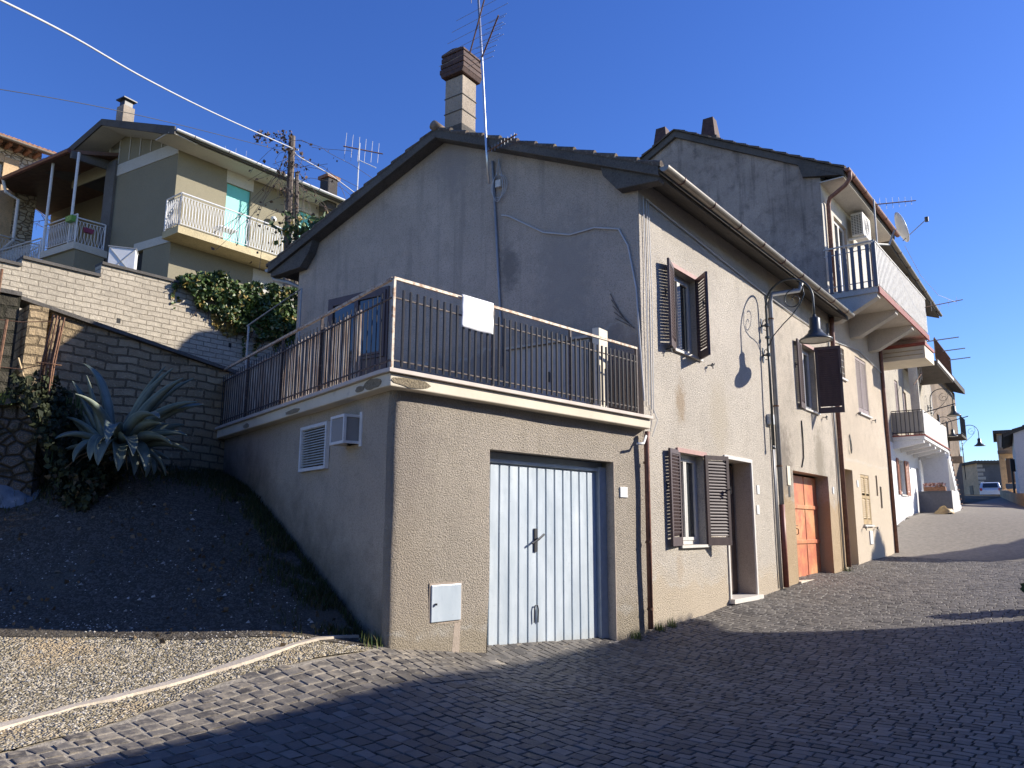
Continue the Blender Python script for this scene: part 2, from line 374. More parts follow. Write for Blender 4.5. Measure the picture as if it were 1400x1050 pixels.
M['shutter_tan'] = plain('tan_varnished_wood', (.42,.29,.13), .55, .25, 10, c2=(.25,.16,.08))
M['shutter_red'] = plain('red_brown_wood', (.33,.13,.08), .55, .25, 10)
def orange():
    t = NT('peeling_orange_door'); n1 = t.noise(2.6, 6, .72); n2 = t.noise(1.7, 5, .65, vec=t.map(t.pos, (1,1,1), (4,2,7)))
    c = t.mix(t.ramp(n1, [(.42,0),(.6,1)]), (.50,.13,.06), (.58,.22,.08)); c = t.mix(t.ramp(n2, [(.52,0),(.64,.8)]), c, (.62,.34,.14))
    c = t.mix(t.ramp(t.noise(14,5,.7), [(.6,0),(.72,.6)]), c, (.25,.1,.05)); return t.fin(c, .5, normal=t.bump(n1, .3, .01))
M['orange'] = orange()
M['door_dark'] = plain('dark_wood_door', (.07,.045,.035), .5, .3, 8)
M['marble'] = plain('pale_marble_trim', (.66,.62,.56), .4, .08, 5)
M['coping'] = plain('pinkish_cream_coping', (.58,.50,.43), .6, .12, 4)
M['marble_pink'] = plain('pinkish_stone_lintel', (.42,.25,.22), .7, .12, 8)
M['reveal'] = stucco('smooth_reveal', (.46,.38,.31), 60, .002, .25)
M['winframe'] = plain('off_white_window_frame', (.62,.6,.56), .45, .06, 8)
def glass():
    t = NT('window_glass'); return t.fin((.03,.035,.04), .04, 0, spec=.8)
M['glass'] = glass()
M['curtain'] = plain('white_curtain', (.62,.62,.6), .8, .1, 3)
M['teal'] = plain('turquoise_roller', (.16,.60,.50), .5, .06, 6)
M['pvc'] = plain('white_pvc', (.74,.74,.72), .4, .05, 6)
M['paper'] = plain('white_sheet', (.9,.9,.9), .75, .02, 4)
M['wood'] = plain('brown_roof_boards', (.13,.07,.045), .7, .3, 4)
def reed():
    t = NT('weathered_timber_slats'); n1 = t.noise(5, 5, .7, vec=t.map(t.pos, (4,4,.5))); n2 = t.noise(14, 5, .7, vec=t.map(t.pos, (1,1,.3)))
    c = t.mix(t.ramp(n1, [(.4,0),(.6,1)]), (.26,.17,.12), (.52,.46,.40)); c = t.mix(t.ramp(n2, [(.55,0),(.7,.6)]), c, (.12,.07,.05)); return t.fin(c, .8)
M['reed'] = reed()
M['pole'] = plain('weathered_pole_wood', (.15,.12,.1), .9, .4, 14, bump=.6)
M['cable'] = plain('pale_cable', (.5,.5,.5), .6, .1, 5)
M['cable_dark'] = plain('dark_cable', (.04,.04,.04), .6, .1, 5)
M['ac'] = plain('cream_ac_casing', (.62,.6,.54), .5, .05, 6)
M['cupboard'] = plain('shaded_cream_cupboard', (.36,.34,.30), .5, .1, 5, c2=(.28,.26,.22))  # cream darkened: the shade on the cupboard body is put into its colour
M['dark'] = plain('dark_interior', (.02,.02,.02), .8, .1, 3)
M['green_plastic'] = plain('green_plastic', (.12,.32,.06), .5, .1, 6)
M['magenta'] = plain('magenta_plastic', (.25,.04,.1), .5, .1, 6)
M['redtile'] = plain('red_edge_tiles', (.32,.08,.055), .6, .2, 9)
M['greypanel'] = plain('grey_fabric_panel', (.30,.29,.28), .8, .1, 3)
M['palepanel'] = plain('pale_panel', (.56,.54,.5), .7, .08, 3)
M['tarp'] = plain('pale_blue_tarpaulin', (.13,.15,.17), .5, .25, 3, c2=(.30,.31,.32), bump=.5)
M['carpaint'] = plain('silver_car_paint', (.6,.62,.64), .3, .03, 3, metal=.3)
M['rubber'] = plain('tyre_rubber', (.02,.02,.02), .8, .1, 9)
M['tail'] = plain('red_lens', (.4,.02,.02), .3, .05, 9)
def leafm(name, a, b, c=None, rough=.45):
    t = NT(name); r = t.n('VertexColor', layer_name='tint').outputs[0] if False else t.n('Attribute', attribute_name='tint').outputs[0]
    k = t.sep(r)[0]; cc = t.mix(k, a, b)
    if c: cc = t.mix(t.ramp(t.sep(r)[1], [(.86,0),(.92,1)]), cc, c)
    return t.fin(cc, rough, spec=.4)
M['ivy'] = leafm('ivy_leaf', (.028,.055,.014), (.10,.15,.04), (.28,.2,.05))
M['grass'] = leafm('grass_blade', (.05,.09,.02), (.16,.2,.05), (.2,.15,.07), .7)
M['moss'] = leafm('moss_tuft', (.02,.03,.01), (.06,.075,.02), (.12,.1,.05), .9)
M['litter'] = leafm('dead_leaf_litter', (.06,.04,.02), (.2,.14,.08), None, .9)
M['dryleaf'] = plain('dry_agave_leaf', (.2,.14,.08), .9, .3, 8)
M['under'] = leafm('undergrowth_leaf', (.012,.018,.006), (.045,.055,.02), (.12,.09,.05), .8)
M['dryvine'] = leafm('dry_vine_leaf', (.08,.05,.035), (.16,.1,.06), None, .8)
M['evergreen'] = leafm('evergreen_leaf', (.03,.05,.015), (.07,.1,.03), None, .6)
M['bark'] = plain('bark', (.12,.09,.07), .9, .4, 14, bump=.8)
M['flower'] = leafm('pink_flowers', (.3,.12,.1), (.5,.3,.25), (.1,.15,.05))
def agave():
    t = NT('agave_leaf'); n1 = t.noise(4, 4, .6); r = t.sep(t.n('Attribute', attribute_name='tint').outputs[0])[0]
    c = t.mix(t.ramp(n1, [(.35,0),(.7,1)]), (.095,.12,.098), (.175,.215,.175)); c = t.mix(t.ramp(r, [(.8,0),(1,1)]), c, (.34,.37,.26)); return t.fin(c, .5, spec=.4)
M['agave'] = agave()

# ground
def mat_cobble():
    t = NT('basalt_sett'); a = t.sep(t.n('Attribute', attribute_name='tint').outputs[0]); n2 = t.noise(28, 4, .7)
    c = t.mix(a[0], (.062,.056,.052), (.175,.158,.138)); c = t.mix(t.ramp(t.noise(1.3,5,.6), [(.4,0),(.7,.5)]), c, (.15,.132,.11))
    c = t.mix(t.ramp(n2, [(.55,0),(.72,.45)]), c, (.24,.22,.19))
    c = t.mix(t.math('MULTIPLY', t.ramp(t.noise(7,5,.7), [(.45,0),(.62,1)]), a[1]), c, (.34,.29,.22))
    return t.fin(c, t.ramp(n2, [(.3,.55),(.7,.8)]), normal=t.bump(t.math('ADD', n2, t.math('MULTIPLY', t.noise(90,2), .4)), .7, .006), spec=.35)
M['cobble'] = mat_cobble()
def mat_road():
    t = NT('road_base'); x, y, z = t.sep(t.pos)
    n1 = t.noise(30, 4, .7); big = t.noise(.5, 4, .6)
    # sandy joints beside the kerb and the house fronts, dark soil elsewhere
    d = t.math('SUBTRACT', t.math('MULTIPLY', t.math('SUBTRACT', x, -3.06), .786), t.math('MULTIPLY', t.math('SUBTRACT', y, 4.96), .618))
    k = t.n('MapRange', {'Value': t.math('ADD', d, t.math('MULTIPLY', big, 1.2)), 'From Min': 1.9, 'From Max': .9}).outputs[0]
    c = t.mix(k, (.05,.046,.04), (.42,.37,.29)); c = t.mix(t.ramp(n1, [(.4,.5),(.62,0)]), c, (.04,.035,.03))
    # far part of the street: worn setts and tar
    f = t.n('MapRange', {'Value': y, 'From Min': 19.0, 'From Max': 22.0}).outputs[0]
    far = t.mix(t.ramp(t.noise(9,5,.7), [(.35,0),(.7,1)]), (.20,.178,.148), (.31,.275,.23))
    c = t.mix(f, c, far)
    return t.fin(c, .85, normal=t.bump(n1, .8, .012), spec=.3)
M['road'] = mat_road()
def mat_gravel(name, base, hi, dark, patch=None, bd=.02):
    t = NT(name); v = t.n('TexVoronoi', {'Vector': t.pos, 'Scale': 55.0}, feature='F1'); v2 = t.n('TexVoronoi', {'Vector': t.pos, 'Scale': 24.0}, feature='F1')
    k = t.sep(v.outputs[1])[0]; k2 = t.sep(v2.outputs[1])[1]
    c = t.mix(t.noise(2,5,.7), base, tuple(x*.7 for x in base)); c = t.mix(t.ramp(k, [(.62,0),(.72,.9)]), c, hi); c = t.mix(t.ramp(k, [(.2,.8),(.3,0)]), c, dark)
    c = t.mix(t.ramp(k2, [(.8,0),(.86,.7)]), c, hi); c = t.mix(t.ramp(k2, [(.1,.6),(.16,0)]), c, dark)
    if patch: c = t.mix(t.ramp(t.noise(.8,5,.65), [(.55,0),(.68,.85)]), c, patch)
    h = t.math('ADD', t.math('MULTIPLY', v.outputs[0], -1), t.math('MULTIPLY', v2.outputs[0], -1.2))
    return t.fin(c, .9, normal=t.bump(h, 1, bd), spec=.2)
M['gravel'] = mat_gravel('pebbly_concrete', (.36,.30,.19), (.56,.49,.37), (.13,.11,.075), (.46,.35,.21))
M['alley'] = mat_gravel('shaded_gravel', (.085,.070,.052), (.12,.105,.085), (.06,.051,.039), (.11,.095,.07), bd=.007)  # the pavement's gravel again, with the alley's shade put into its colours
M['kerb'] = plain('white_stone_kerb', (.54,.46,.36), .8, .2, 5, bump=.5, c2=(.42,.37,.29))
M['earth'] = plain('earth', (.07,.06,.035), .95, .4, 3, bump=.8, c2=(.04,.05,.015))
M['pebble'] = leafm('pebble', (.3,.27,.22), (.62,.58,.5), (.12,.11,.1), .8)

# ------------------------------------------------------------------ ground, road, alley
KERB = [(-4.6,2.4),(-3.75,4.4),(-3.33,5.37),(-3.12,5.84),(-2.63,6.52),(-2.23,7.1),(-1.86,7.66),(-1.55,8.05)]
EDGE = [(-4.4,1.0),(-3.5,4.0),(-3.06,4.96),(-2.73,5.6),(-2.34,6.54),(-1.9,7.05),(-1.36,7.61)]
def interp(line, y):
    if y <= line[0][1]: 
        (x0,y0),(x1,y1) = line[0], line[1]; return x0+(x1-x0)*(y-y0)/(y1-y0)
    for (x0,y0),(x1,y1) in zip(line, line[1:]):
        if y <= y1: return x0+(x1-x0)*(y-y0)/(y1-y0)
    return line[-1][0]
def sheet(name, mat, x0, x1, y0, y1, step, keep, dz, label=None, kind='structure', wob=0):
    nx = int((x1-x0)/step)+1; ny = int((y1-y0)/step)+1
    X, Y = np.meshgrid(x0+np.arange(nx)*step, y0+np.arange(ny)*step); Z = zf(X, Y)+dz
    m = MB(); vs = np.stack([X.ravel(), Y.ravel(), Z.ravel()], 1)
    if wob: vs[:,2] += np.array([noise.noise(Vector((p[0]*1.7,p[1]*1.7,0)))*wob for p in vs])
    use = {}
    for j in range(ny-1):
        for i in range(nx-1):
            if keep(x0+(i+.5)*step, y0+(j+.5)*step):
                q = []
                for k in (j*nx+i, j*nx+i+1, (j+1)*nx+i+1, (j+1)*nx+i):
                    if k not in use: use[k] = m.add([vs[k]])
                    q.append(use[k])
                m.f.append(tuple(q))
    return tag(m.build(name, mat, smooth=True, recalc=False), label, kind=kind)
g = sheet('ground', M['earth'], -60, 110, -30, 140, 1.0, lambda x, y: True, -.05)
def left_of_kerb(x, y): return x < interp(KERB, y) if y < 8.05 else x < -1.55-(y-8.05)*.70
def so(x, y):
    dx, dy = x-B[0], y-B[1]; return dx*FS.d[0]+dy*FS.d[1], dx*FS.n[0]+dy*FS.n[1]
def garage_side(x, y):
    dx, dy = x-A[0], y-A[1]; return dx*FG.d[0]+dy*FG.d[1], dx*FG.n[0]+dy*FG.n[1]
def in_road(x, y):
    if y > 58 : return x > 0
    s, o = so(x, y)
    if s > 14.4: return o > -.75
    if s > -.3: return o > -.3
    gs, go = garage_side(x, y)
    if gs > -.05: return go > -.25
    return x > interp(EDGE, y)-.12
sheet('road', M['road'], -6, 60, -12, 100, .25, in_road, .0)
def in_alley(x, y):
    gs, go = garage_side(x, y)
    return (y < 8 and x < interp(KERB, y)+.02 and x > -14) or (y >= 8 and y < 16 and x < -1.2-(y-8)*.68 and x > -14)
def strip_sheet(name, mat, rows, dz, wob=0):
    m = MB(); n = len(rows[0]); fl = [p for r_ in rows for p in r_]; Z = zf(np.array([p[0] for p in fl]), np.array([p[1] for p in fl]))+dz
    for (x, y), z in zip(fl, Z): m.add([(x, y, z+wob*noise.noise(Vector((x*1.7, y*1.7, 0)))+wob*.5*noise.noise(Vector((x*6, y*6, 0))))])
    for j in range(len(rows)-1):
        for i in range(n-1): m.f.append((j*n+i, j*n+i+1, (j+1)*n+i+1, (j+1)*n+i))
    return tag(m.build(name, mat, smooth=True, recalc=False), kind='structure')
rows = []
for j in range(72):
    y = 0; r_ = []
    for i in range(90):
        f = i/89; y0 = 7.17+.06*noise.noise(Vector((f*14, 0, 2)))-.55*f*0; 
        xr = -1.5 if j == 0 else -1.25-max(0, (j*.125-.3))*.68
        x = -14+(xr+14)*f; yb = y0+(x+4.6)*.17; r_.append((x, yb+j*.125))
    rows.append(r_)
strip_sheet('alley_ground', M['alley'], rows, .014, .012)  # front edge of the darkened ground runs along the cast shadow's edge
def zone(x, y): return x < interp(EDGE, y)+.04 and y <= 7.75+.0 and x > -14
rows = []
for j in range(110):
    y = -4+j*.1075; xe = interp(EDGE, min(y, 7.6))+.03+.035*noise.noise(Vector((y*4, 0, 0))) ; rows.append([(xe-(.0 if i == 0 else .11*i if i < 30 else 3.3+(i-30)*.5), y) for i in range(48)])
strip_sheet('pavement', M['gravel'], rows, .008, .012)
# kerb: a strip of pale stone slabs
m = MB(); rows = []
pts = []
for (a, b) in zip(KERB, KERB[1:]):
    k = max(2, int(math.dist(a, b)/.12))
    pts += [(a[0]+(b[0]-a[0])*q/k, a[1]+(b[1]-a[1])*q/k) for q in range(k)]
pts.append(KERB[-1])
for i, p in enumerate(pts):
    q = pts[min(i+1, len(pts)-1)]; r_ = pts[max(i-1, 0)]; dx, dy = q[0]-r_[0], q[1]-r_[1]; L = math.hypot(dx, dy); nx, ny = dy/L, -dx/L
    w = .06+.03*noise.noise(Vector((p[0]*3, p[1]*3, 0))); c = .03*noise.noise(Vector((p[0]*5, p[1]*5, 4))); z = gz(*p)
    rows.append(m.add([(p[0]-nx*(w+c), p[1]-ny*(w+c), z-.03), (p[0]-nx*(w+c-.01), p[1]-ny*(w+c-.01), z+.020), (p[0]+nx*(w+c-.01), p[1]+ny*(w+c-.01), z+.021), (p[0]+nx*(w+c), p[1]+ny*(w+c), z-.03)]))
for a, b in zip(rows, rows[1:]):
    for k in range(3): m.f.append((a+k, a+k+1, b+k+1, b+k))
tag(m.build('kerb', M['kerb']), kind='structure')

# basalt setts: every stone modelled, rows running along the street
def setts():
    rng = np.random.default_rng(3); P = []; T = []
    smax = 14.2
    # beside the kerb the rows follow it, elsewhere they run across the street
    s = -10
    while s < smax:
        w = .11+rng.random()*.02; o = -2.0+rng.random()*.1
        while o < 11.5:
            l = .115+rng.random()*.05; P.append((s+w/2, o+l/2, w, l, 0)); o += l
        s += w
    o = -2.0
    while o < 11.5:
        w = .115+rng.random()*.02
        s = -10+rng.random()*.1
        while s < smax:
            l = .12+rng.random()*.05
            P.append((s+l/2, o+w/2, l, w, 1)); s += l
        o += w
    P = np.array(P); wobx = .04*np.sin(P[:,0]*.9+P[:,1]*.5)+.012*np.sin(P[:,0]*4.1+P[:,1])
    X = B[0]+FS.d[0]*P[:,0]+FS.n[0]*(P[:,1]+wobx); Y = B[1]+FS.d[1]*P[:,0]+FS.n[1]*(P[:,1]+wobx)
    keep = np.array([in_road(x, y) and x > interp(EDGE, y)+.055+.03*math.sin(y*9) and y > 2.6 and x < 14 and y < 22 for x, y in zip(X, Y)])
    kd0 = np.array([x-interp(EDGE, y) for x, y in zip(X, Y)]); near = (kd0 < 1.25) & (Y < 8.6); keep &= (P[:,4] == 1) == near
    # only the stones a camera standing near the photographer could see
    keep &= (np.abs(X) < .85*Y+1.2)
    P = P[keep]; X = X[keep]; Y = Y[keep]
    Z = zf(X, Y); dx = (zf(X+.05, Y)-Z)/.05; dy = (zf(X, Y+.05)-Z)/.05
    m = MB(); m.c = []; V = []; F = []; C = []
    ang = rng.normal(0, .05, len(P)); ca, sa = np.cos(ang), np.sin(ang)
    hgt = .005+rng.random(len(P))*.004; tx = rng.normal(0, .014, len(P)); ty = rng.normal(0, .014, len(P)); tint = np.clip(rng.normal(.45, .3, len(P)), 0, 1)
    kd = np.array([x-interp(EDGE, y) for x, y in zip(X, Y)])
    sand = np.clip(1-kd/1.1, 0, 1)*(Y < 8.2)
    for i in range(len(P)):
        l, w = P[i,2]/2, P[i,3]/2; b = len(V)
        gap = .003+rng.random()*.003+.008*sand[i]
        for f, zz in ((1.0, -.01), (.95, hgt[i]*.8), (.8, hgt[i]+.001)):
            for (a_, c_) in ((-1,-1),(1,-1),(1,1),(-1,1)):
                js = (l-gap)*f*a_+ (rng.random()-.5)*.016; jo = (w-gap)*f*c_+(rng.random()-.5)*.016
                u = js*ca[i]-jo*sa[i]; v = js*sa[i]+jo*ca[i]
                px = FS.d[0]*u+FS.n[0]*v; py = FS.d[1]*u+FS.n[1]*v
                V.append((X[i]+px, Y[i]+py, Z[i]+px*dx[i]+py*dy[i]+zz+u*tx[i]+v*ty[i]+.002-.002*sand[i])); C.append((tint[i], sand[i]))
        for r0, r1 in ((0,4),(4,8)):
            for k in range(4): F.append((b+r0+k, b+r0+(k+1)%4, b+r1+(k+1)%4, b+r1+k))
        F.append((b+8,b+9,b+10,b+11))
    m.v = V; m.f = F; m.c = C
    return tag(m.build('road_setts', M['cobble'], recalc=False), kind='structure')
setts()

# ------------------------------------------------------------------ leaf and blade clouds
def leaves(pts, size, droop=0, flat=.5, seed=1, shape=0):
    rng = random.Random(seed); m = MB(); m.c = []
    for p in pts:
        p = Vector(p); s = size*(.6+.8*rng.random())
        n = Vector((rng.gauss(0,1), rng.gauss(0,1), rng.gauss(0,1)*flat+.2)).normalized(); a = n.orthogonal().normalized(); a.rotate(Matrix.Rotation(rng.random()*6.28, 3, n)); b = n.cross(a)
        t = (rng.random(), rng.random())
        q = [p-a*s*.5, p-b*s*.42+n*s*.08, p+a*s*.6-n*s*.1, p+b*s*.42+n*s*.08]
        i = m.add(q); m.f.append((i,i+1,i+2)); m.f.append((i,i+2,i+3)); m.c += [t]*4
    return m
def blades(spots, h, w, seed=1, lean=.5):
    rng = random.Random(seed); m = MB(); m.c = []
    for (x, y, z) in spots:
        a = rng.random()*6.28; hh = h*(.4+.9*rng.random()); d = Vector((math.cos(a), math.sin(a), 0)); sd = Vector((-d.y, d.x, 0))*w*(.6+.7*rng.random()); l = hh*lean*rng.random()
        b = Vector((x, y, z-.01)); i = m.add([b-sd, b+sd, b+d*l*.4+Vector((0,0,hh*.6))+sd*.6, b+d*l*.4+Vector((0,0,hh*.6))-sd*.6, b+d*l+Vector((0,0,hh))])
        m.f += [(i,i+1,i+2,i+3),(i+3,i+2,i+4)]; m.c += [(rng.random(), rng.random())]*5
    return m
# ------------------------------------------------------------------ building bits
def slat(m, fr, s0, s1, z, o0, o1, h, th=.012):
    """louvre blade from (o0, z) up to (o1, z+h)"""
    pts = [fr.P(s, o, zz) for s in (s0, s1) for (o, zz) in ((o0,z),(o1,z+h),(o1,z+h+th),(o0,z+th))]
    i = m.add(pts, [(0,0)]*8); m.f += [(i,i+1,i+2,i+3),(i+7,i+6,i+5,i+4)]+[(i+k,i+4+k,i+4+(k+1)%4,i+(k+1)%4) for k in range(4)]
def leaf(parent, fr, w, z0, z1, mat, name='shutter', pitch=.05, mid=False, label=None, sub=True):
    m = MB(); t = .036
    m.box(fr, 0, .055, 0, t, z0, z1).box(fr, w-.055, w, 0, t, z0, z1).box(fr, .055, w-.055, .001, t-.001, z0, z0+.13).box(fr, .055, w-.055, .001, t-.001, z1-.07, z1)
    if mid: zm = z0+(z1-z0)*.55; m.box(fr, .055, w-.055, .001, t-.001, zm-.04, zm+.04)
    z = z0+.15
    while z < z1-.1:
        if not (mid and abs(z-(z0+(z1-z0)*.55)) < .07): slat(m, fr, .05, w-.05, z, t-.002, .004, .05)
        z += pitch
    o = m.build(name, mat, parent)
    if label: o['label'] = label
    if sub:
        k = MB().tube([fr.P(w-.03, t+.005, z0+(z1-z0)*.62), fr.P(w-.03, t+.05, z0+(z1-z0)*.62)], .012, 6); k.tube([fr.P(w-.03, t+.045, z0+(z1-z0)*.62-.07), fr.P(w-.03, t+.045, z0+(z1-z0)*.62+.05)], .01, 6)
        k.build('shutter_latch', M['iron'], o)
    return o
def window(parent, fr, s0, s1, z0, z1, d=.12, curtain=True, sashes=2, name='window', fmat=None):
    m = MB(); f = .06; fm = fmat or M['winframe']
    def ring(a, b, c, e, o0, o1, w):
        m.box(fr, a, a+w, o0, o1, c, e).box(fr, b-w, b, o0, o1, c, e).box(fr, a+w, b-w, o0, o1, c, c+w).box(fr, a+w, b-w, o0, o1, e-w, e)
    ring(s0, s1, z0, z1, -d-.05, -d, f)
    W = (s1-s0-2*f)/sashes
    for k in range(sashes): ring(s0+f+k*W+.002, s0+f+(k+1)*W-.002, z0+f+.002, z1-f-.002, -d-.04, -d+.012, .05)
    o = m.build(name, fm, parent, bevel=.004)
    for k in range(sashes):
        MB().box(fr, s0+f+k*W+.05, s0+f+(k+1)*W-.05, -d-.03, -d-.022, z0+f+.05, z1-f-.05).build('pane', M['glass'], o)
    if curtain:
        m = MB(); n = 40; i0 = None
        for k in range(n+1):
            s = s0+f+(s1-s0-2*f)*k/n; oo = -d-.10+.015*math.sin(k*1.3)
            i = m.add([fr.P(s, oo, z0+f), fr.P(s, oo, z1-f)])
            if k: m.f.append((i-2, i, i+1, i-1))
        m.build('curtain', M['curtain'], o, smooth=True)
    MB().quad(fr, [(s0,-d-.3,z0),(s1,-d-.3,z0),(s1,-d-.3,z1),(s0,-d-.3,z1)]).build('dark_room', M['dark'], o)
    return o
def holdback(parent, fr, s, z):
    m = MB(); m.tube([fr.P(s,0,z), fr.P(s,.09,z)], .01, 6); m.tube([fr.P(s-.05,.08,z-.03), fr.P(s-.02,.09,z+.02), fr.P(s+.03,.09,z), fr.P(s+.07,.09,z+.03)], .012, 6); m.tube([fr.P(s,.085,z), fr.P(s,.09,z-.07)], .01, 6)
    return m.build('shutter_stay', M['iron'], parent)
def rooftiles(parent, P, u0, u1, v0, v1, z, name='roof_tiles', mat=None, pitch=.21, row=.36, amp=.035, th=.02):
    """pantile surface: u along the ridge, v from eave (v0) to ridge (v1); z(v) is the slab top"""
    m = MB(); nu = max(8, int(abs(u1-u0)/pitch*6)); nv = max(2, int(round(abs(v1-v0)/row)))
    ring = []
    rn = random.Random(5)
    for j in range(nv):
        a = v0+(v1-v0)*j/nv; b = v0+(v1-v0)*(j+1)/nv
        for (v, dz) in ((a, .055), (b, .012)):
            pts = []
            for i in range(nu+1):
                u = u0+(u1-u0)*i/nu; wv = math.cos(2*math.pi*(u/pitch)); h = amp*(abs(wv)**.8*(1 if wv > 0 else -1))
                pts.append(P(u, v, z(v)+th+dz+h+.008*noise.noise(Vector((u*4, j*1.7, 0)))))
            ring.append(m.add(pts))
    lo = m.add([P(u0+(u1-u0)*i/nu, v0, z(v0)+.0) for i in range(nu+1)])
    ring2 = [lo]+ring
    for a, b in zip(ring2, ring2[1:]):
        for i in range(nu): m.f.append((a+i, a+i+1, b+i+1, b+i))
    # verge ends
    for side in (0, nu):
        prev = None
        for j, r_ in enumerate(ring):
            v = v0+(v1-v0)*((j+1)//2)/nv; k = m.add([P(u0 if side == 0 else u1, v, z(v)-.0)])
            if prev is not None: m.f.append((prev[0], k, r_+side, prev[1]))
            prev = (k, r_+side)
    return m.build(name, mat or M['tile'], parent, smooth=False, recalc=False)
def slab(m, P, u0, u1, vz, th):
    """roof slab: vz list of (v, z) along the slope, thickness th downwards"""
    k = []
    for u in (u0, u1):
        k.append([m.add([P(u, v, z)]) for v, z in vz]); k.append([m.add([P(u, v, z-th)]) for v, z in vz])
    a, b, c, d = k
    for i in range(len(vz)-1):
        m.f += [(a[i],a[i+1],c[i+1],c[i]),(b[i],d[i],d[i+1],b[i+1]),(a[i],b[i],b[i+1],a[i+1]),(c[i],c[i+1],d[i+1],d[i])]
    m.f += [(a[0],c[0],d[0],b[0]),(a[-1],b[-1],d[-1],c[-1])]
    return m
def gutter(parent, p0, p1, out, r, mat, brackets=6, name='gutter'):
    m = MB(); p0 = Vector(p0); p1 = Vector(p1); out = Vector(out).normalized(); up = Vector((0,0,1)); n = 10; rings = []
    for p in (p0, p1):
        o = [p+out*math.cos(a)*r+up*math.sin(a)*r for a in [math.pi+math.pi*k/n for k in range(n+1)]]
        i = [p+out*math.cos(a)*r*.85+up*math.sin(a)*r*.85 for a in [2*math.pi-math.pi*k/n for k in range(n+1)]]
        rings.append(m.add(o+i))
    N = 2*(n+1)
    for k in range(N): m.f.append((rings[0]+k, rings[0]+(k+1)%N, rings[1]+(k+1)%N, rings[1]+k))
    for p in (p0, p1): i = m.add([p+out*math.cos(a)*r+up*math.sin(a)*r for a in [math.pi+math.pi*k/n for k in range(n+1)]]); m.f.append(tuple(range(i, i+n+1)))
    g = m.build(name, mat, parent, smooth=False)
    for k in range(brackets):
        c = p0.lerp(p1, (k+.5)/brackets); MB().tube([c+out*math.cos(a)*r*1.08+up*math.sin(a)*r*1.08 for a in [math.pi+math.pi*q/8 for q in range(9)]]+[c-out*r*1.05+up*.03], .009, 5).build('gutter_bracket', M['gutter_brown'], g)
    return g
def downpipe(parent, pts, r, mat, name='downpipe', clips=()):
    o = MB().tube(pts, r, 12).build(name, mat, parent, smooth=True)
    if clips:
        m = MB()
        for c in clips: m.tube([Vector(c)-Vector((0,0,.015)), Vector(c)+Vector((0,0,.015))], r*1.2, 12)
        m.build('pipe_clips', M['rust'], o)
    return o

# ================================================================== HOUSE 1
h1 = thing('stone_house', (B[0], B[1], -1.42), 'two-storey grey-brown roughcast house with dark shuttered windows behind the terrace garage', 'house')
U38 = Vector((FS.d[0], FS.d[1], 0))
def PH1(u, v, z): p = FE.P(v, 0, z); return p+U38*u
W1 = [(1.08,1.98,2.78,4.12,.22),(1.08,1.98,-.26,1.14,.22),(2.86,4.02,-1.235,1.17,.36)]
MB().wall(FS, 0, 5.5, -2.2, 5.3, W1).build('street_wall', M['facade'], h1)
W1b = [(7.42,8.40,2.62,4.08,.22),(6.36,8.82,-1.075,1.18,.30)]
MB().wall(FS, 5.5, 9.9, -2.2, 5.3, W1b).build('street_wall', M['facade_old'], h1)
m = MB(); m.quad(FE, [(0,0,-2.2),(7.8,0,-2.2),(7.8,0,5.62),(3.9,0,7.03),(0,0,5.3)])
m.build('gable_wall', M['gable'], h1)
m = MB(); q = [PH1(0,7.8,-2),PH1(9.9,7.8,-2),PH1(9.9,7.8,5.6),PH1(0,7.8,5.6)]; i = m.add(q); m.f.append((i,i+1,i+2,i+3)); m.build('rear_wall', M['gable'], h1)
zr = lambda v: (5.28+.441*v if v < 3.9 else 7.0-.372*(v-3.9))
roof1 = slab(MB(), PH1, -.2, 9.88, [(-.44, zr(-.44)+.15),(3.9, 7.15),(8.5, zr(8.5)+.15)], .15).build('roof', M['concrete'], h1)
# thick plastered verge with boxed ends
m = MB()
m.prism(FE, [(-.45,zr(-.45)+.0),(-.45,zr(-.45)+.17),(3.9,7.18),(3.9,7.0),(.62,zr(.62)-.0)], .203, .26)
m.prism(FE, [(8.52,zr(8.52)+.0),(7.3,zr(7.3)-.0),(3.901,7.0),(3.901,7.18),(8.52,zr(8.52)+.17)], .203, .26)
m.prism(FE, [(-.42,5.03),(-.44,zr(-.44)-.003),(.54,zr(.54)-.003),(.50,5.36),(.26,5.07)], .005, .2)
m.prism(FE, [(8.48,5.2),(8.5,zr(8.5)-.003),(7.2,zr(7.2)-.003),(7.3,5.52),(7.55,5.24)], .005, .2)
m.build('verge', M['concrete'], roof1, bevel=.01)
rooftiles(roof1, PH1, -.27, 9.88, -.5, 3.9, lambda v: zr(v)+.155)
rooftiles(roof1, PH1, -.27, 9.88, 8.56, 3.9, lambda v: zr(v)+.155)
m = MB()
for k in range(25):
    a = PH1(-.3+k*.41, 3.9, 7.2); b = PH1(-.3+k*.41+.45, 3.9, 7.2)
    a.z = 7.22+.012; b.z = 7.22-.012
    m.tube([a, b], lambda t: .095-.015*t, 10)
m.build('ridge_tiles', M['ridge'], roof1, smooth=True)
gutter(h1, PH1(-.26,-.56,zr(-.5)+.14), PH1(9.75,-.56,zr(-.5)+.12), (FS.n[0],FS.n[1],0), .075, M['gutter'], 9)
gutter(h1, PH1(-.2,8.62,zr(8.5)+.12), PH1(9.6,8.62,zr(8.5)+.1), (-FS.n[0],-FS.n[1],0), .07, M['gutter'], 9)
downpipe(h1, [PH1(-.1,8.62,5.42), PH1(-.05,8.55,5.2), PH1(0,8.1,5.05), PH1(.15,7.9,4.95), PH1(.2,7.88,3.2)], .05, M['pipe_grey'])
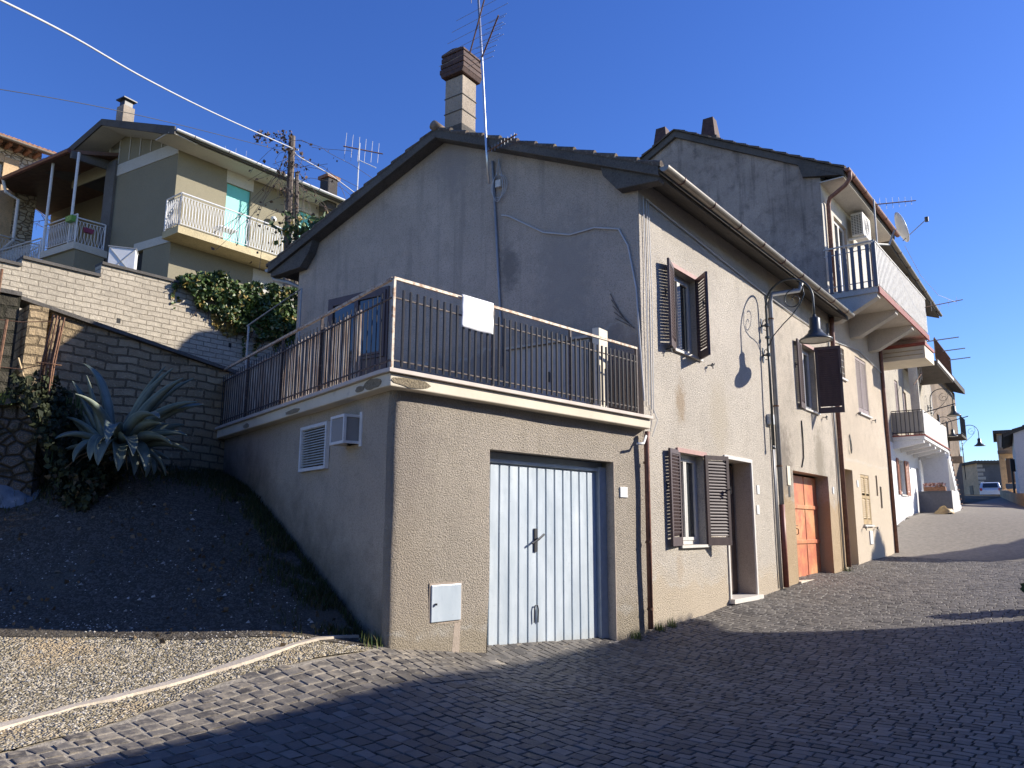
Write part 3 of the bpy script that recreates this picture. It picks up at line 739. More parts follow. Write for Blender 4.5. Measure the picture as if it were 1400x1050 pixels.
# chimney
FCh = Frame(*PH1(.2,3.66,0).xy, -55, -1)
sh = MB().box(FCh, 0, .42, -.42, 0, 6.95, 8.42)
ch = sh.build('chimney', M['chim'], h1, bevel=.01)
m = MB(); m.prism(FCh, [(-.04,8.45-.0),(.46,8.45),(.50,8.54),(-.08,8.54)], -.50, .08)
for k, (e, z) in enumerate(((.085,8.53),(.075,8.65),(.065,8.77))):
    m.box(FCh, -e, .42+e, -.42-e, e, z+.002, z+.10); m.box(FCh, -.05, .47, -.47, .05, z+.10, z+.13)
m.prism(FCh, [(-.07,8.90),(.49,8.90),(.48,8.95),(.21,9.0),(-.06,8.95)], -.49, .07)
m.build('chimney_cap', M['cap_brown'], ch, bevel=.012)
MB().box(FCh, -.01, .43, -.43, .01, 6.9, 7.42).build('chimney_base', M['concrete'], ch)
MB().box(FCh, -.012, .432, -.432, .012, 7.70, 7.715).box(FCh, -.012, .432, -.432, .012, 8.02, 8.035).build('mortar_bands', M['concrete'], ch)
# windows and doors on the street wall
w = window(h1, FS, 1.08, 1.98, 2.78, 4.12, .13); leaf(w, FS.hinge(1.10,.02,0,163), .46, 2.74, 4.14, M['shutter']); leaf(w, FS.hinge(1.96,.02,0,134), .46, 2.74, 4.14, M['shutter'])
box('sill', M['marble'], w, FS, 1.02, 2.04, -.125, .045, 2.735, 2.777); box('lintel', M['marble_pink'], w, FS, 1.0, 2.06, -.01, .03, 4.123, 4.19)
holdback(w, FS, 2.32, 2.72); holdback(w, FS, .78, 2.72)
w = window(h1, FS, 1.08, 1.98, -.26, 1.14, .13); leaf(w, FS.hinge(1.10,.02,0,172), .47, -.27, 1.17, M['shutter']); leaf(w, FS.hinge(1.96,.02,0,24), .5, -.28, 1.16, M['shutter'])
box('sill', M['marble'], w, FS, 1.02, 2.04, -.125, .045, -.305, -.263); box('lintel', M['marble_pink'], w, FS, 1.0, 2.06, -.01, .03, 1.143, 1.21)
w = window(h1, FS, 7.42, 8.40, 2.62, 4.08, .13); leaf(w, FS.hinge(7.44,.02,0,172), .49, 2.58, 4.10, M['shutter']); leaf(w, FS.hinge(8.38,.02,0,78), .56, 2.6, 4.16, M['shutter'])
box('sill', M['marble'], w, FS, 7.36, 8.46, -.125, .045, 2.575, 2.617); box('lintel', M['marble_pink'], w, FS, 7.34, 8.48, -.01, .03, 4.083, 4.15)
holdback(w, FS, 8.75, 2.56)
d = MB().box(FS, 2.95, 3.93, -.36, -.31, -1.2, 1.12).box(FS, 2.98, 3.42, -.31, -.295, -1.1, -.2).box(FS, 3.47, 3.9, -.31, -.295, -1.1, -.2).box(FS, 2.98, 3.42, -.31, -.295, -.1, 1.05).box(FS, 3.47, 3.9, -.31, -.295, -.1, 1.05).build('door', M['door_dark'], h1)
MB().tube([FS.P(3.44,-.29,-.15), FS.P(3.44,-.24,-.15), FS.P(3.36,-.24,-.15)], .012, 6).build('handle', M['steel'], d)
m = MB().box(FS, 2.80, 2.862, -.34, .025, -1.16, 1.17).box(FS, 4.018, 4.08, -.34, .025, -1.16, 1.17).box(FS, 2.80, 4.08, -.34, .026, 1.171, 1.235)
m.build('door_surround', M['marble'], h1, bevel=.004); box('doorstep', M['marble'], h1, FS, 2.78, 4.10, -.34, .10, -1.24, -1.165)
MB().box(FS, 2.863, 2.869, -.33, -.004, -1.16, 1.168).box(FS, 4.011, 4.017, -.33, -.004, -1.16, 1.168).build('door_reveal', M['reveal'], h1)
# orange double door
d = MB()
FOd = Frame(*pS(6.38, -.28), 38)
for a, b in ((0,.62),(.63,2.42)):
    d.box(FOd, a, b, -.04, 0, -1.06, 1.14)
for k in range(16): d.box(FOd, .07, .56, .0, .018, -1.0+k*.135, -.9+k*.135)
d.box(FOd, 0, 2.42, .001, .026, -.33, -.25).box(FOd, 0, 2.42, .001, .026, .42, .50).box(FOd, .60, .68, .002, .03, -1.05, 1.13).box(FOd, 1.5, 1.53, .001, .012, -1.05, 1.13)
d = d.build('double_door', M['orange'], h1, bevel=.004)
MB().tube([FOd.P(.72,.03,.0), FOd.P(.74,.08,-.02), FOd.P(.74,.08,-.12), FOd.P(.72,.03,-.14)], .012, 6).tube([FOd.P(.6,.04,.06), FOd.P(.84,.04,.05)], .01, 6).build('bolt', M['rust'], d)
box('threshold', M['cream'], h1, FS, 6.34, 8.84, -.29, .05, -1.13, -1.06)
# wall cabinets, plates, pipes
box('meter_niche', M['dark'], h1, FS, 6.02, 6.14, -.02, .004, .62, .84)
box('meter_cover', M['cream'], h1, FS, 5.98, 6.16, 0, .02, .86, 1.25)
for s, z in ((4.28,.70),(4.22,.33)): box('number_plate', M['pvc'], h1, FS, s, s+.11, 0, .015, z-.08, z+.08)
box('number_plate', M['pvc'], h1, FS, 9.1, 9.2, 0, .015, .80, .95)
downpipe(h1, [PH1(5.9,-.56,5.02), PH1(5.9,-.50,4.86), FS.P(5.4,.1,4.72), FS.P(5.40,.065,4.55), FS.P(5.40,.065,.45)], .047, M['pipe_grey'], clips=[FS.P(5.40,.065,z) for z in (4.2,2.4,1.2)])
MB().tube([FS.P(5.40,.065,.452), FS.P(5.40,.065,-1.12)], .055, 12).build('cast_iron_pipe_foot', M['pipe_red'], h1, smooth=True)
for k, (s, r_, z0) in enumerate(((5.18,.02,-1.1),(5.26,.013,-1.15))):
    MB().tube([FS.P(s,.03,z0), FS.P(s,.03,2.05)], r_, 8).build('conduit', M['pipe_grey'], h1, smooth=True)
MB().box(FS, 5.02, 5.2, 0, .09, 2.0, 2.2).build('junction_box', M['pvc'], h1, bevel=.006)
MB().tube([FS.P(9.78,.08,5.2), FS.P(9.78,.07,4.9), FS.P(9.78,.07,-.9)], .055, 12).build('downpipe', M['copper'], h1, smooth=True)
MB().tube([FS.P(9.55,.03,5.0), FS.P(9.55,.03,-.95)], .02, 8).build('conduit', M['pipe_grey'], h1, smooth=True)
MB().tube([FS.P(7.12,.012,2.3), FS.P(7.13,.015,1.9), FS.P(7.1,.015,1.5), FS.P(6.95,.012,1.28)], .014, 6).build('tar_crack', M['dark'], h1)
# gable details: window behind the rail, mast conduit, loose cable
w = window(h1, FE, 5.22, 6.75, 3.1, 4.4, -.055, False, name='window', fmat=M['shutter'])
MB().box(FE, 5.16, 6.82, .0, .03, 1.56, 4.46).build('doorway_frame', M['shutter'], h1)
MB().tube([FE.P(2.75,.03,6.3), FE.P(2.55,.03,3.4), FE.P(2.52,.03,2.6)], .022, 8).build('conduit', M['pipe_grey'], h1, smooth=True)
MB().tube([FE.P(1.7+.0,.01,4.9),FE.P(1.3,.01,4.6)],.001,4)

# ================================================================== GARAGE
ga = thing('garage', (A[0], A[1], -1.17), 'roughcast garage with a flat railed terrace and blue-grey metal door', 'garage')
GD = (1.38,3.76,-2.0,.87,.20)
MB().wall(FG, .11, 4.5, -2.0, 1.38, [GD], step=.25, wob=.014).build('front_wall', M['garage'], ga)
MB().wall(FL, .11, 6.25, -2.0, 1.38, [(1.62,2.42,.68,1.2,.06),(.76,1.13,.88,1.2,.05)], step=.3, wob=.014).build('side_wall', M['side'], ga)
m = MB(); q = [FL.P(6.25,0,-.5), FE.P(7.7,.0,-.5), FE.P(7.7,0,1.38), FL.P(6.25,0,1.38)]; i = m.add(q); m.f.append((i,i+1,i+2,i+3)); m.build('rear_wall', M['side'], ga)
# rounded roughcast corner
m = MB()
for zz in range(28):
    z = -2.0+zz*3.38/27; a_, b_, c_ = FG.P(.11,0,z), FG.P(0,0,z), FL.P(.11,0,z)
    for k in range(7):
        t_ = k/6; p = a_*(1-t_)**2+b_*2*t_*(1-t_)+c_*t_**2; m.add([p+Vector((noise.noise(p*.9), noise.noise(p*.9+Vector((9,3,1))), 0))*.028])
for zz in range(27):
    for k in range(6): m.f.append((zz*7+k, zz*7+k+1, (zz+1)*7+k+1, (zz+1)*7+k))
m.build('rounded_corner', M['garage'], ga, smooth=True)
# door
d = MB(); dz0, dz1 = -1.46, .74; n = 13; sw = (3.56-1.40)/n
d.box(FG, 1.385, 3.60, -.25, -.20, dz0, dz1)
for k in range(n):
    a = 1.40+k*sw; d.box(FG, a+.012, a+sw-.012, -.2, -.183, dz0+.02, dz1-.02)
door = d.build('garage_door', M['galv'], ga, bevel=.006)
MB().box(FG, 1.382, 3.62, -.2, -.15, dz1, dz1+.045).build('top_rail', M['galv'], door, bevel=.01)
MB().box(FG, 3.60, 3.757, -.26, -.13, -1.48, .80).box(FG, 1.382, 3.757, -.26, -.21, dz1+.046, .868).build('door_frame', M['galv_dark'], door)
hs = 2.36
MB().box(FG, hs-.025, hs+.025, -.185, -.165, -.30, -.02).tube([FG.P(hs-.11,-.13,-.20), FG.P(hs,-.12,-.15), FG.P(hs+.11,-.13,-.09)], .013, 6).tube([FG.P(hs,-.18,-.15), FG.P(hs,-.12,-.15)], .014, 6).build('handle', M['iron'], door)
MB().tube([FG.P(hs-.035,-.165,-1.13), FG.P(hs-.035,-.16,-.98), FG.P(hs-.02,-.16,-.93), FG.P(hs+.02,-.16,-.93), FG.P(hs+.035,-.16,-.98), FG.P(hs+.035,-.165,-1.13)], .008, 6).build('pull_ring', M['iron'], door)
box('threshold', M['cream'], ga, FG, 1.36, 3.78, -.26, .02, -1.52, -1.462)
m = MB().box(FG, 3.745, 3.7585, -.128, .003, -1.46, .868); m.build('door_reveal', M['reveal'], ga)
# meter cupboard, plate, bracket
c = MB().box(FG, .55, .96, 0, .026, -.97, -.60).build('meter_cupboard', M['galv'], ga, bevel=.006)
c['label'] = 'pale blue-grey flush meter cupboard door low on the front'
MB().box(FG, .53, .98, 0, .012, -.99, -.58).build('cupboard_frame', M['reveal'], c)
MB().lathe(FG.P(.60,.04,-.79), [(0,-.01),(.012,-.01),(.012,.01),(0,.01)], 8).build('lock', M['iron'], c)
MB().box(FG, 3.87, 4.04, 0, .02, .40, .54).build('number_plate', M['pvc'], ga, bevel=.004)
m = MB()
m.prism(FG, [(.88,-1.0),(.97,-1.0),(.95,-1.4),(.84,-1.4)], 0, .012); m.build('cement_patch', M['reveal'], ga)
downpipe(ga, [FG.P(4.44,.1,1.34), FG.P(4.42,.09,1.2), FG.P(4.42,.08,-1.36)], .038, M['copper'], clips=[FG.P(4.42,.08,z) for z in (.9,-.2,-1.1)])
MB().tube([FG.P(4.40,.1,1.28), FG.P(4.3,.12,1.16), FG.P(4.12,.14,1.14)], .018, 8).build('overflow_spout', M['pvc'], ga, smooth=True)
# terrace slab
sl = [FG.P(-.16,.14,0).xy, FG.P(4.45,.14,0).xy, FG.P(4.55,-.1,0).xy, FE.P(.1,-.02,0).xy, FE.P(7.75,-.02,0).xy, FL.P(6.4,.15,0).xy, FL.P(-.0,.15,0).xy]
so_ = MB().hprism([tuple(p) for p in sl], 1.38, 1.515).build('terrace_slab', M['cream'], ga, bevel=.012)
sl2 = [FG.P(-.2,.18,0).xy, FG.P(4.48,.18,0).xy, FG.P(4.5,-.1,0).xy, FE.P(.1,-.02,0).xy, FE.P(7.75,-.02,0).xy, FL.P(6.45,.19,0).xy, FL.P(-.0,.19,0).xy]
MB().hprism([tuple(p) for p in sl2], 1.517, 1.56).build('coping', M['coping'], so_, bevel=.008)
# spalled concrete where the plaster of the slab edge has fallen off
rn = random.Random(4)
def spall(fr, s0, s1, z0, z1, o, nm='spalled_concrete'):
    m = MB(); n = 14; base = []
    for k in range(n):
        a = 2*math.pi*k/n; r_ = .75+.3*rn.random(); base.append(((s0+s1)/2+math.cos(a)*(s1-s0)/2*r_, min(1.512,max(1.383,(z0+z1)/2+math.sin(a)*(z1-z0)/2*r_))))
    m.prism(fr, base, o, o+.006+.004*rn.random()); m.build(nm, M['spall'], so_)
spall(FG, -.15, .42, 1.385, 1.50, .14); spall(FL, -.02, .40, 1.385, 1.51, .15); spall(FL, .38, .62, 1.40, 1.47, .15)
spall(FL, 2.2, 2.75, 1.39, 1.46, .15); spall(FL, 4.2, 4.5, 1.39, 1.47, .15)
# railing of the terrace
rl = MB(); rl2 = MB()
def rail_run(fr, s0, s1, o, posts, zt=2.52):
    rl.box(fr, s0, s1, o-.016, o+.016, zt-.016, zt+.014)
    for zz in (1.655, 2.315): rl2.box(fr, s0, s1, o-.006, o+.012, zz-.007, zz+.007)
    for p in posts: (rl if p < 0 else rl2).box(fr, p-.014, p+.014, o-.015, o+.015, 1.56, zt-.017)
rail_run(FG, -.13, 4.22, .10, (-.12,1.32,2.72,4.2)); rail_run(FL, -.1, 6.2, .11, (1.75,3.1,4.6,6.15))
rail = rl.build('terrace_railing', M['rail'], ga)
rl2.build('rail_posts', M['rustdark'], rail)
bm_ = MB(); k = 0; s = .0
while s < 4.15: bm_.tube([FG.P(s,.11,1.6), FG.P(s,.11,2.41)], .0165, 6); s += .094
s = .12
while s < 6.1: bm_.tube([FL.P(s,.115,1.6), FL.P(s,.115,2.41)], .0075, 6); s += .11
bm_.build('balusters', M['iron'], rail)
bm_ = MB(); s = .72; rn = random.Random(11)
while s < 6.1:
    ww = .05+.01*rn.random(); dzz = .03*rn.random()
    if s < 1.05 and rn.random() < .4: s += ww+.02; continue
    bm_.box(FL, s, s+ww, .06, .078, 1.585+dzz, 2.36+dzz); s += ww+(.004 if s > 3.1 else .014)
bm_.build('timber_screen', M['reed'], rail)
# external stair rail at the far end of the terrace
m = MB().tube([FE.P(7.55,.12,2.2), FE.P(7.55,.12,4.8), FE.P(9.1,.25,4.2)], .02, 6).tube([FE.P(9.05,.25,4.2), FE.P(9.05,.25,2.2)], .02, 6)
m.build('stair_handrail', M['pipe_grey'], ga)
# side vents
v = MB().box(FL, 1.62, 2.42, .0, .05, .66, .70).box(FL, 1.62, 2.42, .0, .05, 1.18, 1.22).box(FL, 1.60, 1.64, .0, .051, .66, 1.22).box(FL, 2.40, 2.44, .0, .051, .66, 1.22).build('louvred_vent', M['white_metal'], ga)
m = MB(); z = .72
while z < 1.17: slat(m, FL, 1.64, 2.4, z, .035, .01, .02, .006); z += .032
m.build('vent_slats', M['white_dirty'], v)
v = MB()
for a, b in ((.76,.785),(1.105,1.13)):
    v.box(FL, a, b, 0, .2, .88, .91).box(FL, a, b, 0, .2, 1.17, 1.2).box(FL, a, b, .17, .2, .91, 1.17)
v.box(FL, .785, 1.105, .17, .2, .88, .91).box(FL, .785, 1.105, .17, .2, 1.17, 1.2).box(FL, .7, .76, 0, .02, .85, 1.23)
v = v.build('window_vent_box', M['white_metal'], ga)
MB().box(FL, .775, 1.115, .01, .19, .912, 1.168).build('mesh_panel', M['greypanel'], v)
# ================================================================== HOUSE 2
h2 = thing('tall_house', (*pS(9.9), -.96), 'taller three-storey house with mouldy dark gable and long white-slatted balcony', 'house')
def PH2(u, v, z): return FE2.P(v, 0, z)+U38*u
E2 = 5.3
MB().wall(FS, 9.9, 9.9+E2, -2, 9.2, [(10.05,10.95,-.96,1.45,.3),(10.5,10.98,3.8,4.6,.12),(12.06,13.2,3.08,4.64,.06),(11.7,12.55,.10,1.40,.05),(13.27,13.45,.89,1.45,.12),(13.66,13.86,.56,1.16,.06),(10.95,12.15,5.84,8.3,.12)]).build('street_wall', M['facade2'], h2)
box('balcony_wall_paint', M['cream2'], h2, FS, 9.905, 10.94, .003, .012, 5.84, 9.1); box('balcony_wall_paint', M['cream2'], h2, FS, 12.16, 15.18, .003, .012, 5.84, 9.1); box('balcony_wall_paint', M['cream2'], h2, FS, 10.94, 12.16, .003, .012, 8.31, 9.1)
m = MB(); m.quad(FE2, [(0,0,3),(7.8,0,3),(7.8,0,9.25),(3.9,0,11.3),(0,0,9.2)]); m.build('gable_wall', M['gable_dark'], h2)
F2e = Frame(*pS(9.9+E2), -55, -1)
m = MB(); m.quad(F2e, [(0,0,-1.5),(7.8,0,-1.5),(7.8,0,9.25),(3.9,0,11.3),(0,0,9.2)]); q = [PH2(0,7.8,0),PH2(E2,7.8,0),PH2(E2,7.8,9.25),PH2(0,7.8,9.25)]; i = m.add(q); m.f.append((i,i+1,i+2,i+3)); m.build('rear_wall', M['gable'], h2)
zr2 = lambda v: (9.2+.5385*v if v < 3.9 else 11.3-.5385*(v-3.9))
r2 = slab(MB(), PH2, -.1, E2+.25, [(-.62, zr2(-.62)+.2),(3.9,11.5),(8.4, zr2(8.4)+.2)], .2).build('roof', M['concrete'], h2)
box('soffit', M['cream2'], r2, FS, 9.85, 9.9+E2+.2, .01, .60, 8.84, 8.865)
rooftiles(r2, PH2, -.16, E2+.3, -.66, 3.9, lambda v: zr2(v)+.2); rooftiles(r2, PH2, -.16, E2+.3, 8.44, 3.9, lambda v: zr2(v)+.2)
MB().prism(FE2, [(-.6,8.9),(-.62,zr2(-.62)-.002),(.5,zr2(.5)-.002),(.4,9.1)], .005, .1).build('verge_end', M['concrete'], r2)
gutter(h2, PH2(-.15,-.70,zr2(-.62)+.17), PH2(E2+.3,-.70,zr2(-.62)+.15), (FS.n[0],FS.n[1],0), .075, M['copper'], 5)
downpipe(h2, [PH2(0,-.74,9.0), PH2(.03,-.72,8.8), PH2(.05,-.6,8.66), PH2(.25,-.16,8.5), PH2(.3,-.09,8.35), PH2(.3,-.08,5.85)], .055, M['copper'])
for sv, zb, ht in ((4.35, 10.9, 1.15), (2.85, 10.7, 1.2)):
    F = Frame(*PH2(.35, sv, 0).xy, -55, -1)
    c = MB().box(F, -.02, .50, -.5, 0, zb, zb+.55).build('chimney', M['chim_dark'], h2)
    m = MB(); i = m.add([F.P(s, o, z) for s, o, z in ((.02,0,zb+.55),(.46,0,zb+.55),(.46,-.5,zb+.55),(.02,-.5,zb+.55),(.10,-.1,zb+ht),(.40,-.1,zb+ht),(.40,-.4,zb+ht),(.10,-.4,zb+ht))])
    m.f += [(i,i+1,i+2,i+3),(i+4,i+5,i+6,i+7)]+[(i+k,i+(k+1)%4,i+4+(k+1)%4,i+4+k) for k in range(4)]; m.build('chimney_cap', M['cap_brown'], c)
# openings
window(h2, FS, 10.5, 10.98, 3.8, 4.6, .1, False, 1)
g_ = MB()
for k in range(3): g_.tube([FS.P(10.62+k*.12,-.02,3.8), FS.P(10.62+k*.12,-.02,4.6)], .008, 5)
for k in range(4): g_.tube([FS.P(10.5,-.015,3.95+k*.17), FS.P(10.98,-.015,3.95+k*.17)], .008, 5)
g_.build('window_grille', M['winframe'], h2); box('sill', M['marble'], h2, FS, 10.44, 11.04, 0, .05, 3.75, 3.797)
for a, b in ((12.08,12.62),(12.64,13.18)): leaf(h2, Frame(*pS(a,-.045),38), b-a, 3.1, 4.62, M['shutter_mauve'], sub=False)
box('sill', M['marble'], h2, FS, 12.0, 13.26, 0, .06, 3.03, 3.077); holdback(h2, FS, 11.85, 3.02); holdback(h2, FS, 13.45, 3.0)
for a, b in ((11.71,12.12),(12.13,12.54)): leaf(h2, Frame(*pS(a,-.04),38), b-a, .11, 1.39, M['shutter_tan'], mid=True, sub=False)
box('sill', M['marble'], h2, FS, 11.66, 12.6, 0, .05, .05, .097); holdback(h2, FS, 11.55, .02); holdback(h2, FS, 12.75, .02)
d = box('door', M['shutter_tan'], h2, FS, 10.06, 10.94, -.3, -.26, -.95, 1.44); d['label'] = 'narrow varnished front door set deep in the wall'
MB().box(FS, 10.44, 10.47, -.26, -.24, -.9, 1.4).build('door_moulding', M['door_dark'], d)
box('doorstep', M['marble'], h2, FS, 10.02, 10.98, -.25, .07, -1.05, -.955)
for a, b, c, e in ((13.27,13.45,.89,1.45),(13.66,13.86,.56,1.16)): box('slot_window', M['dark'], h2, FS, a, b, -.12, -.08, c, e)
box('meter_box', M['pvc'], h2, FS, 12.15, 12.42, 0, .03, -.40, -.06); box('number_plate', M['pvc'], h2, FS, 11.3, 11.42, 0, .015, 1.05, 1.22)
MB().tube([FS.P(10.9,.02,2.35), FS.P(10.8,.04,2.2), FS.P(10.78,.05,2.0), FS.P(10.88,.04,1.88), FS.P(10.98,.03,2.0), FS.P(10.97,.02,2.2), FS.P(10.9,.02,2.36)], .012, 6).build('hanging_wire_loop', M['cable_dark'], h2)
w = window(h2, FS, 10.95, 12.15, 5.84, 8.3, .06, True, 2, name='balcony_door')
MB().tube([FS.P(14.95,.05,8.9), FS.P(14.95,.05,-.7)], .05, 10).build('downpipe', M['copper'], h2, smooth=True)
# balcony
b0, b1, bo = 9.78, 15.95, 1.2
bal = MB().prism(Frame(*pS(b0), 128), [(-.0,5.66),(bo,5.66),(bo,5.80),(0,5.84)], 0, -(b1-b0)).build('balcony_slab', M['cream2'], h2)
for s in (b0+.02, 11.7, 13.7, b1-.35):
    F = Frame(*pS(s), 128); MB().prism(F, [(-.01,5.05),(.25,5.08),(bo-.03,5.56),(bo-.03,5.658),(-.01,5.658)], -.02, -.3).build('balcony_bracket', M['cream2'], bal)
m = MB(); s = b0+.03
while s < b1-.03: m.box(FS, s, s+.085, bo, bo+.035, 5.64, 5.80); s += .115
m.build('edge_tiles', M['redtile'], bal)
rl = MB()
for zz in (6.0, 6.75): rl.box(FS, b0, b1, bo-.03, bo-.005, zz, zz+.03)
rl.box(FS, b0, b1, bo-.04, bo+.03, 6.93, 6.96).box(FS, b0-.01, b0+.03, 0, bo, 6.96, 6.99).box(FS, b0, b0+.02, 0, bo, 6.78, 6.80).box(FS, b0, b0+.02, 0, bo, 5.95, 5.97)
for s in (b0+.02, 12.0, 14.0, b1-.04): rl.box(FS, s-.02, s+.02, bo-.075, bo-.035, 5.8, 6.93)
rail = rl.build('balcony_railing', M['white_dirty'], h2)
m = MB(); s = b0+.04; rn = random.Random(2)
while s < b1-.08: m.box(FS, s, s+.085, bo-.003, bo+.017, 5.86, 6.92+.02*rn.random()); s += .15
m.build('white_slats', M['white_dirty'], rail)
m = MB(); o = .1
while o < bo-.05: m.box(FS, b0-.025, b0-.003, o, o+.085, 5.80, 6.9); o += .178
m.box(FS, b0-.03, b0+.02, bo-.06, bo+.02, 5.8, 6.92); m.build('blue_grey_slats', M['slate_slat'], rail)
# things on the balcony
ac = thing('air_conditioner', FS.P(12.6,.1,8.0), 'cream air conditioner outdoor unit on wall bracket above the white-slatted balcony', 'air conditioner')
MB().box(FS, 12.2, 13.05, .14, .46, 8.06, 8.74).build('casing', M['ac'], ac, bevel=.02)
m = MB()
for k in range(4):
    for z in range(12): m.box(FS, 12.19, 12.199, .16+k*.068, .205+k*.068, 8.12+z*.047, 8.14+z*.047)
m.build('side_slots', M['dark'], ac)
m = MB(); c = FS.P(12.58,.47,8.40)
for r_ in (.06,.11,.16,.21,.25): m.tube([c+Vector((FS.d[0]*math.cos(a)*r_, FS.d[1]*math.cos(a)*r_, math.sin(a)*r_)) for a in [2*math.pi*k/24 for k in range(25)]], .006, 4)
m.build('fan_grille', M['pipe_grey'], ac)
MB().box(FS, 12.3, 12.34, .02, .5, 8.0, 8.055).box(FS, 12.9, 12.94, .02, .5, 8.0, 8.055).build('bracket', M['white_metal'], ac)
an = thing('tv_antenna', FS.P(10.95,1.12,6.9), 'short mast with a pointed aerial clamped to the white-slatted balcony corner', 'antenna', 'TV antennas')
MB().tube([FS.P(10.3,1.16,6.3), FS.P(10.35,1.16,8.25)], .022, 8).build('mast', M['pipe_grey'], an)
def yagi(parent, p0, p1, n, l0, l1, r=.011, perp=None):
    p0, p1 = Vector(p0), Vector(p1); t = (p1-p0).normalized(); w = perp.normalized() if perp is not None else t.cross(Vector((0,0,1))).normalized()
    b = MB().tube([p0, p1], r*1.3, 6).build('boom', M['rust'], parent); m = MB()
    for k in range(n):
        f = (k+.3)/n; c = p0.lerp(p1, f); L = (l0+(l1-l0)*f)/2; m.tube([c-w*L, c+w*L], r*.45, 4)
    m.build('aerial_rods', M['pipe_grey'], b)
yagi(an, FS.P(10.35,1.1,8.12), FS.P(11.35,1.95,8.36), 7, .35, .22, perp=Vector((0,0,1)))
di = thing('satellite_dish', FS.P(11.6,1.25,7.3), 'white satellite dish on an arm at the balcony railing', 'satellite dish')
dc = FS.P(11.55,1.45,7.78); ax = Vector((.90,-.30,.32)).normalized(); u = ax.orthogonal().normalized(); w_ = ax.cross(u); m = MB(); rg = []
for k in range(7):
    r_ = .42*k/6; rg.append(m.add([dc+ax*(r_*r_*.55)+(u*math.cos(a)+w_*math.sin(a))*max(r_, .001) for a in [2*math.pi*q/28 for q in range(28)]]))
for a, b in zip(rg, rg[1:]):
    for q in range(28): m.f.append((a+q, a+(q+1)%28, b+(q+1)%28, b+q))
dish = m.build('reflector', M['pvc'], di, smooth=True); sm = dish.modifiers.new('thick', 'SOLIDIFY'); sm.thickness = .012
MB().tube([FS.P(10.35,1.16,7.05), FS.P(11.0,1.3,7.2), dc-ax*.1], .025, 8).build('mount_arm', M['pipe_grey'], di)
lt = dc+ax*.72+Vector((0,0,-.05)); MB().tube([dc-Vector((0,0,.38))+ax*.08, lt], .012, 6).build('feed_arm', M['pipe_grey'], di)
MB().lathe(lt, [(0,-.07),(.045,-.07),(.05,.05),(.0,.06)], 10).build('feed_horn', M['iron'], di)
yl = thing('tv_antenna', FS.P(15.9,1.2,6.7), 'horizontal aerial jutting out past the far end of the white-slatted balcony', 'antenna', 'TV antennas')
yagi(yl, FS.P(15.7,1.1,6.62), FS.P(16.9,2.1,7.0), 5, .35, .22, perp=Vector((0,0,1)))
tag(MB().tube([FS.P(11.9,1.5,7.4), FS.P(13.2,1.6,6.9), FS.P(14.8,1.75,6.7), FS.P(16.6,1.95,6.88)], .006, 5).build('aerial_lead', M['cable']), 'thin slack lead between the satellite dish and the far balcony aerial', 'cable')
# lower balcony stump with boards at the end of house 2
bs = MB().box(FS, 15.22, 16.6, -.5, 1.2, 4.98, 5.36).build('boarded_balcony_end', M['cream'], h2)
box('red_edge', M['redtile'], bs, FS, 15.2, 16.62, -.5, 1.23, 5.365, 5.46)
MB().box(FS, 15.2, 15.219, -.4, 1.15, 5.10, 5.115).box(FS, 15.2, 15.219, -.4, 1.15, 5.23, 5.245).build('board_joints', M['shutter_tan'], bs)

# ================================================================== HOUSE 3 (white ground floor)
F3 = Frame(*pS(15.2,-.6), 36)
h3 = thing('white_house', F3.P(4,0,0), 'house with white ground floor, outside staircase and two balconies up the street', 'house')
MB().wall(F3, 0, 14.8, -1.5, 2.95, [(5.0,6.0,1.2,2.42,.15),(8.6,9.3,.3,2.35,.2)]).build('ground_floor_wall', M['white'], h3)
MB().wall(F3, 0, 14.8, 2.95, 9.9, [(5.5,6.15,4.0,5.4,.1),(7.2,7.75,3.2,5.2,.1)]).build('upper_wall', M['beige'], h3)
e3 = Frame(*F3.P(14.8,0,0).xy, 126); m = MB(); m.quad(e3, [(0,0,-.5),(-7,0,-.5),(-7,0,9.9),(0,0,9.9)]); m.build('end_wall', M['brownwall'], h3)
def P3_(u, v, z): return F3.P(u, -v, z)
r3 = slab(MB(), P3_, -.05, 15.1, [(-.6,9.95),(4,11.6),(8.5,9.95)], .18).build('roof', M['concrete'], h3)
rooftiles(r3, P3_, -.05, 15.1, -.62, 4, lambda v: 9.95+(v+.6)*.3587)
gutter(h3, F3.P(-.05,.68,9.92), F3.P(15.1,.68,9.9), (F3.n[0],F3.n[1],0), .07, M['gutter'], 8)
w = window(h3, F3, 5.0, 6.0, 1.2, 2.42, .1, True)
leaf(w, F3.hinge(5.0,.02,0,176), .5, 1.18, 2.44, M['shutter_red'], sub=False); leaf(w, F3.hinge(6.0,.02,0,4), .5, 1.18, 2.44, M['shutter_red'], sub=False)
box('sill', M['marble'], h3, F3, 4.95, 6.05, 0, .05, 1.14, 1.197)
for a, b in ((5.5,5.82),(5.83,6.15)): leaf(h3, Frame(*F3.P(a,-.06,0).xy,36), b-a, 4.02, 5.38, M['shutter_mauve'], sub=False)
box('balcony_door', M['shutter_mauve'], h3, F3, 7.2, 7.75, -.1, -.05, 3.2, 5.2); box('door', M['white_metal'], h3, F3, 8.6, 9.3, -.2, -.15, .3, 2.33)
